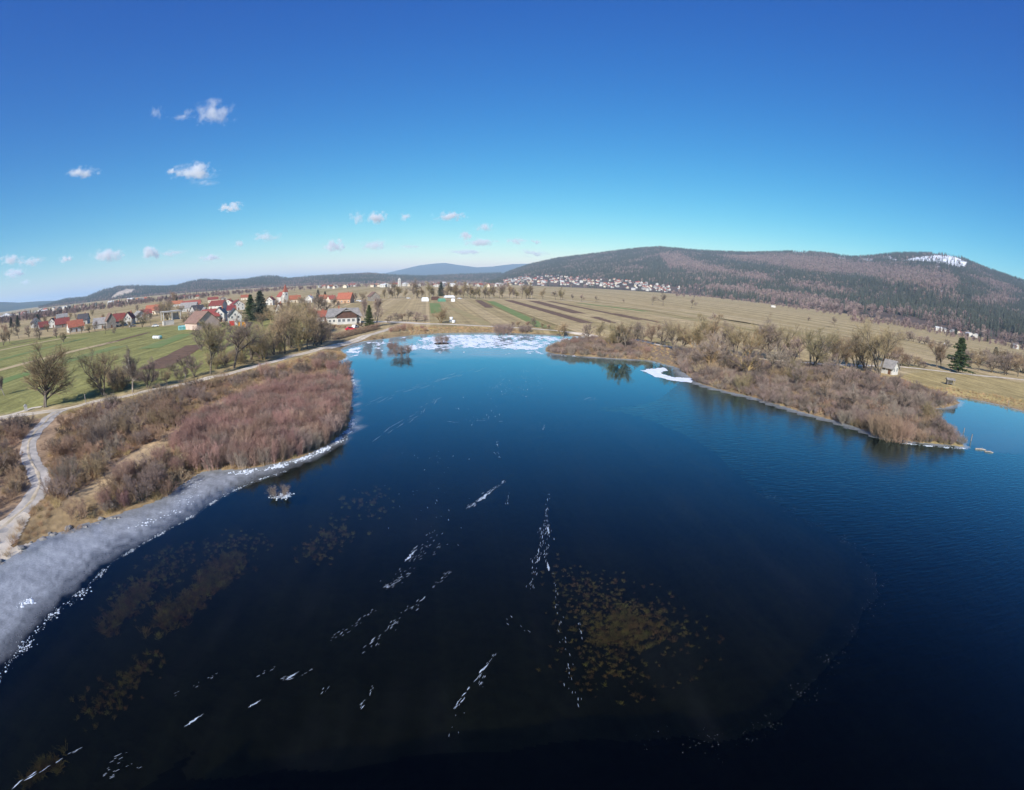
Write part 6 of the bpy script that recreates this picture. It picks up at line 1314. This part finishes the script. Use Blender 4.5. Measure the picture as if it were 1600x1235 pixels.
STREAKS = [(20, 1230, 140, 1160, 16, .8, .05), (150, 1222, 215, 1190, 14, .45, .25), (160, 1200, 200, 1180, 6, .5, .1), (265, 1090, 345, 1052, 12, .3, .12), (400, 1060, 430, 1042, 8, .35, .06), (440, 1062, 490, 1046, 14, .35, .1), (515, 1002, 590, 950, 22, .4, .12), (600, 918, 690, 830, 40, .5, .35), (600, 920, 640, 895, 26, .5, .2), (640, 880, 700, 850, 12, .4, .2), (565, 1025, 640, 945, 22, .5, .15), (600, 990, 660, 935, 18, .5, .2), (676, 918, 706, 893, 14, .5, .15), (560, 1110, 600, 1050, 10, .5, .08), (500, 1090, 515, 1068, 4, .4, .08),
 (727, 797, 790, 750, 40, 1.0, .12), (829, 922, 838, 870, 26, .5, .12), (836, 880, 852, 820, 34, .6, .2), (852, 880, 858, 810, 26, .6, .15), (848, 830, 858, 772, 18, .6, .12), (862, 885, 872, 950, 12, .45, .08), (868, 940, 905, 1110, 26, .4, .18), (903, 965, 915, 1012, 8, .45, .08), (708, 1108, 776, 1018, 24, .6, .06), (750, 1075, 757, 1055, 8, .4, .06), (795, 770, 793, 790, 8, .5, .08), (776, 690, 779, 716, 12, .8, .2), (700, 1160, 720, 1100, 6, .3, .2), (790, 960, 830, 1000, 6, .4, .4),
 (785, 597, 795, 620, 30, 1.1, 1.0), (815, 577, 822, 620, 34, 1.1, .6), (772, 600, 770, 655, 26, 1.0, .6), (840, 570, 850, 620, 20, .9, .9), (700, 660, 780, 655, 14, .9, .6), (735, 665, 740, 650, 6, .8, .4), (911, 625, 932, 622, 14, 1.2, .5), (783, 570, 788, 600, 10, 1.2, .8), (845, 660, 850, 680, 8, .7, .4), (690, 700, 660, 740, 14, .6, 1.5), (640, 750, 680, 860, 26, .4, 2.2), (700, 600, 720, 660, 10, 1, 3)]
tag(link('ice_streaks', streak_mesh(STREAKS, 5)), 'scattered thin white streaks of blown snow frozen on the dark ice', kind='stuff')
BIG = [((288, 1136, 318, 1116), 'white ice streak with a tail near the lower edge of the picture'), ((388, 1106, 408, 1094), 'short thick white ice streak left of the middle'), ((446, 1063, 466, 1050), 'white ice streak paired with smaller dashes'), ((632, 878, 652, 858), 'broadest white ice streak in the middle of the dark ice'), ((745, 785, 768, 768), 'long white ice streak nearest the blue reflection'), ((858, 835, 854, 822), 'white fleck at the top of the cluster of upright streaks'), ((858, 893, 855, 878), 'white fleck in the middle of the cluster of upright streaks'), ((748, 1052, 758, 1042), 'kinked white streak below the centre')]
def big_streak(l, seed):
    g = np.random.default_rng(seed); A_, B_ = GP([l[:2], l[2:]], 0.0); d = B_ - A_; L_ = np.linalg.norm(d); d /= L_; nn = np.array([-d[1], d[0]]); k = 22; up, lo = [], []
    for j in range(k):
        t = j / (k - 1); w = L_ * .075 * math.sin(math.pi * t) ** 1.4 * (1.25 - t); c = A_ + d * L_ * t + nn * L_ * .02 * g.normal(); up.append(c + nn * (w * g.uniform(.25, 1.3) + .004)); lo.append(c - nn * (w * g.uniform(.25, 1.3) + .004))
    V = np.array([(q[0], q[1], .011) for q in up + lo]); return fast_mesh('ice_streak', V, np.array([(j, k + j, k + j + 1, j + 1) for j in range(k - 1)]), [M['fleck']])
for i, (l, lab) in enumerate(BIG): tag(link('ice_streak', big_streak(l, 40 + i)), lab, 'ice streak', 'large ice streaks')
# pale pressure lines across the ice
tag(link('frost_lines', streak_mesh([(560, 640, 720, 580, 26, 5.0, .8), (590, 690, 690, 620, 20, 4.0, .6), (600, 620, 760, 575, 16, 6, .8)], 9, 0.16)), 'pale frost lines crossing the blue ice', kind='stuff')
# weed on the lake bed
gw = np.random.default_rng(61)
def weed_mesh(seed):
    g = np.random.default_rng(seed); n = 26; P = np.column_stack([g.normal(size=(n, 2)) * .22, np.zeros(n)]); D = unit(np.column_stack([g.normal(size=(n, 2)) * .8, np.ones(n)]))
    seg = branch_out(g, P, D, g.uniform(.4, .9, n), np.full(n, .02), [(4, .6, .5, .7, .2, .3)], .3); return fast_mesh('water_weed', *join([tubes(*s, sides=3) for s in seg]), [M['weed']])
wd = [link('water_weed', weed_mesh(i)) for i in range(2)]
for o, (px, py), lab in zip(wd, [(262, 962), (960, 975)], ['clump of brown weed under the ice left of the middle', 'clump of brown weed under the ice right of the centre']):
    p = G(px, py, -1.2); o.location = (p[0], p[1], zg(p)[0][0]); tag(o, lab, 'water weed')
WP_ = []; WS_ = []
for (x0, y0, x1, y1, wd_, n, sc) in ((250, 968, 365, 868, 1.0, 420, .72), (165, 968, 225, 915, 1.0, 240, .6), (200, 930, 280, 870, 1.6, 200, .4), (940, 975, 1010, 965, 1.9, 230, .5), (920, 920, 1050, 1000, 3.2, 330, .32), (880, 880, 960, 940, 2.2, 140, .3), (140, 1100, 230, 1020, 1.2, 150, .4), (30, 1215, 85, 1175, .5, 50, .7), (495, 855, 530, 810, 2.0, 110, .45), (560, 790, 590, 775, 2.2, 60, .4), (300, 870, 410, 835, 1.8, 140, .35), (900, 1010, 1000, 1050, 1.8, 110, .3)):
    A_, B_ = GP([(x0, y0), (x1, y1)], -1.8); t = gw.uniform(0, 1, n)[:, None]; WP_.append(A_ + (B_ - A_) * t + gw.normal(size=(n, 2)) * wd_ * .62); WS_.append(gw.uniform(.35, 1.0, n) * sc)
WS_ = np.concatenate(WS_)
WP_ = np.concatenate(WP_); scatter('water_weed', WP_, zg(WP_)[0], WS_, gw.uniform(0, 6.28, len(WP_)), wd, 'brown water weed on the lake bed seen through the ice', g=gw)

# ------------------------------------------------------------------ clouds and haze
def cloud_mat():
    m = bpy.data.materials.new('cloud'); nt, N, L = nodes(m); N.remove(N['Principled BSDF']); out = N['Material Output']
    tc = N.new('ShaderNodeTexCoord'); oi = N.new('ShaderNodeObjectInfo')
    ln = N.new('ShaderNodeVectorMath'); ln.operation = 'LENGTH'; L.new(tc.outputs['Object'], ln.inputs[0])
    mu = N.new('ShaderNodeMath'); mu.operation = 'MULTIPLY'; mu.inputs[1].default_value = 40; L.new(oi.outputs['Random'], mu.inputs[0])
    ad = N.new('ShaderNodeVectorMath'); ad.operation = 'ADD'; L.new(tc.outputs['Object'], ad.inputs[0]); L.new(mu.outputs[0], ad.inputs[1])
    mp = N.new('ShaderNodeMapping'); mp.inputs['Scale'].default_value = (1.5, 1.5, 0.75); L.new(ad.outputs[0], mp.inputs[0])
    nz = N.new('ShaderNodeTexNoise'); nz.inputs['Scale'].default_value = 1.7; nz.inputs['Detail'].default_value = 7; nz.inputs['Roughness'].default_value = 0.6; L.new(mp.outputs[0], nz.inputs['Vector'])
    # density = clamp((noise*1.6 - length - 0.0)) with a ragged rim
    a = N.new('ShaderNodeMath'); a.operation = 'MULTIPLY_ADD'; a.inputs[1].default_value = 3.4; a.inputs[2].default_value = -1.15; L.new(nz.outputs['Fac'], a.inputs[0])
    s = N.new('ShaderNodeMath'); s.operation = 'SUBTRACT'; L.new(a.outputs[0], s.inputs[0]); L.new(ln.outputs['Value'], s.inputs[1])
    mr = N.new('ShaderNodeMapRange'); mr.inputs['From Min'].default_value = 0.0; mr.inputs['From Max'].default_value = 0.6; mr.inputs['To Max'].default_value = 1.0; L.new(s.outputs[0], mr.inputs['Value'])
    at = N.new('ShaderNodeAttribute'); at.attribute_type = 'OBJECT'; at.attribute_name = 'thickness'
    d = N.new('ShaderNodeMath'); d.operation = 'MULTIPLY'; L.new(mr.outputs[0], d.inputs[0]); L.new(at.outputs['Fac'], d.inputs[1])
    vs = N.new('ShaderNodeVolumeScatter'); vs.inputs['Color'].default_value = (0.995, 0.995, 0.995, 1); vs.inputs['Anisotropy'].default_value = 0.0
    L.new(d.outputs[0], vs.inputs['Density']); L.new(vs.outputs[0], out.inputs['Volume'])
    return m
CM = cloud_mat()
def ico(name, mat):
    import bmesh
    bm = bmesh.new(); bmesh.ops.create_icosphere(bm, subdivisions=2, radius=1.05); me = bpy.data.meshes.new(name); bm.to_mesh(me); bm.free(); me.materials.append(mat); return me
cloud_mesh = ico('cloud', CM)
CLOUDS = [  # px, py, width px, height px, opacity, label
    (333, 176, 66, 30, 2.2, 'ragged white cloud highest in the sky'),
    (283, 184, 34, 8, 0.8, 'thin wisp beside the highest cloud'),
    (244, 176, 22, 18, 0.5, 'faintest shred of cloud, left of the highest cloud'),
    (128, 270, 46, 15, 3.0, 'small flat white cloud alone above the hill with the quarry'),
    (305, 269, 62, 24, 5.0, 'bright plump white cloud below the highest cloud'),
    (268, 268, 20, 8, 2.5, 'small tail of cloud at the end of the plump bright cloud'),
    (320, 286, 40, 8, 0.8, 'pale wisp under the plump bright cloud'),
    (361, 324, 38, 12, 3.0, 'small white arched cloud between the plump cloud and the horizon'),
    (558, 340, 22, 18, 1.2, 'ragged pale cloud next to a small plump one above the far church'),
    (589, 341, 34, 17, 4.0, 'small plump cloud high above the far church with white tower'),
    (633, 339, 18, 12, 1.6, 'smallest round puff of cloud above the far church'),
    (703, 338, 46, 12, 3.5, 'flat-bottomed white cloud above the distant blue mountain'),
    (523, 384, 34, 16, 4.5, 'bright little cloud above the wooded hills next to a greyer one'),
    (586, 383, 40, 15, 2.2, 'grey-white cloud just above the distant church'),
    (640, 386, 38, 6, 1.2, 'thin streak of cloud over the blue mountain slope'),
    (728, 369, 20, 13, 4.0, 'small white puff on top of a long flat cloud'),
    (752, 379, 50, 10, 3.5, 'long flat cloud over the blue mountain peak'),
    (757, 356, 32, 12, 1.4, 'faint pair of puffs above the long flat cloud'),
    (808, 377, 32, 9, 2.2, 'small flat cloud above the saddle of the hills'),
    (838, 378, 16, 7, 2.0, 'tiny puff of cloud above the low end of the mountain'),
    (729, 394, 60, 8, 2.4, 'low streak of cloud close above the blue peak'),
    (835, 396, 44, 10, 1.8, 'pale low cloud touching the mountain ridge'),
    (170, 399, 48, 18, 4.5, 'bright oval cloud low above the quarry hill'),
    (235, 395, 30, 19, 4.5, 'plump low cloud over the wooded hill right of the quarry'),
    (268, 396, 46, 8, 1.8, 'thin tail of cloud beside the plump low cloud'),
    (328, 403, 36, 9, 3.0, 'small flat cloud low over the dark wooded hill'),
    (373, 381, 18, 8, 2.0, 'tiny cloud above the conifers of the village'),
    (415, 370, 44, 14, 1.1, 'faint broken cloud high above the village church'),
    (18, 406, 36, 13, 3.0, 'white cloud at the very edge of the sky above the snowy mountains'),
    (50, 409, 40, 10, 2.4, 'grey-white cloud beside the cloud at the edge'),
    (103, 405, 22, 9, 3.0, 'small bright cloud above the snowy mountains'),
    (22, 428, 36, 12, 3.5, 'low white cloud over the snowy mountains'),
    (40, 441, 18, 6, 1.5, 'faintest lowest puff over the snowy mountains'),
]
for (cx, cy, w, h, dens, lab) in CLOUDS:
    d = ray(cx, cy); el = math.asin(d[2]); k = (1500.0 - CAM_H) / d[2]
    p = d * k + np.array([0, 0, CAM_H]); wm = w / FPX * k * 0.5; hm_ = h / FPX * k * 0.5
    o = link('cloud', cloud_mesh, None, tuple(p), -math.atan2(d[0], d[1]))
    o.scale = (wm * 1.35, wm * 0.9, hm_ * 1.5)
    o['thickness'] = (1.2 if cy < 300 else 2.3) * dens / (wm * 1.2)
    tag(o, lab, 'cloud', 'small fair-weather clouds')
HAZE_TOP = 15 + max(v.co.z for n in ('mountain', 'hills', 'hills.001', 'far_hills', 'snowy_mountains') for v in bpy.data.objects[n].data.vertices) + 18
print('HAZE_TOP', HAZE_TOP)
hb = MB().box(-44000, 44000, -44000, 44000, -40, HAZE_TOP).build('haze', [])
hz = bpy.data.materials.new('haze'); nt, N, L = nodes(hz); N.remove(N['Principled BSDF'])
pv = N.new('ShaderNodeVolumePrincipled'); pv.inputs['Color'].default_value = (0.58, 0.79, 1.0, 1); pv.inputs['Density'].default_value = 8.0e-5; pv.inputs['Anisotropy'].default_value = 0.0
L.new(pv.outputs[0], N['Material Output'].inputs['Volume'])
hb.data.materials.append(hz)
tag(hb, 'thin bluish haze filling the valley air', kind='stuff')
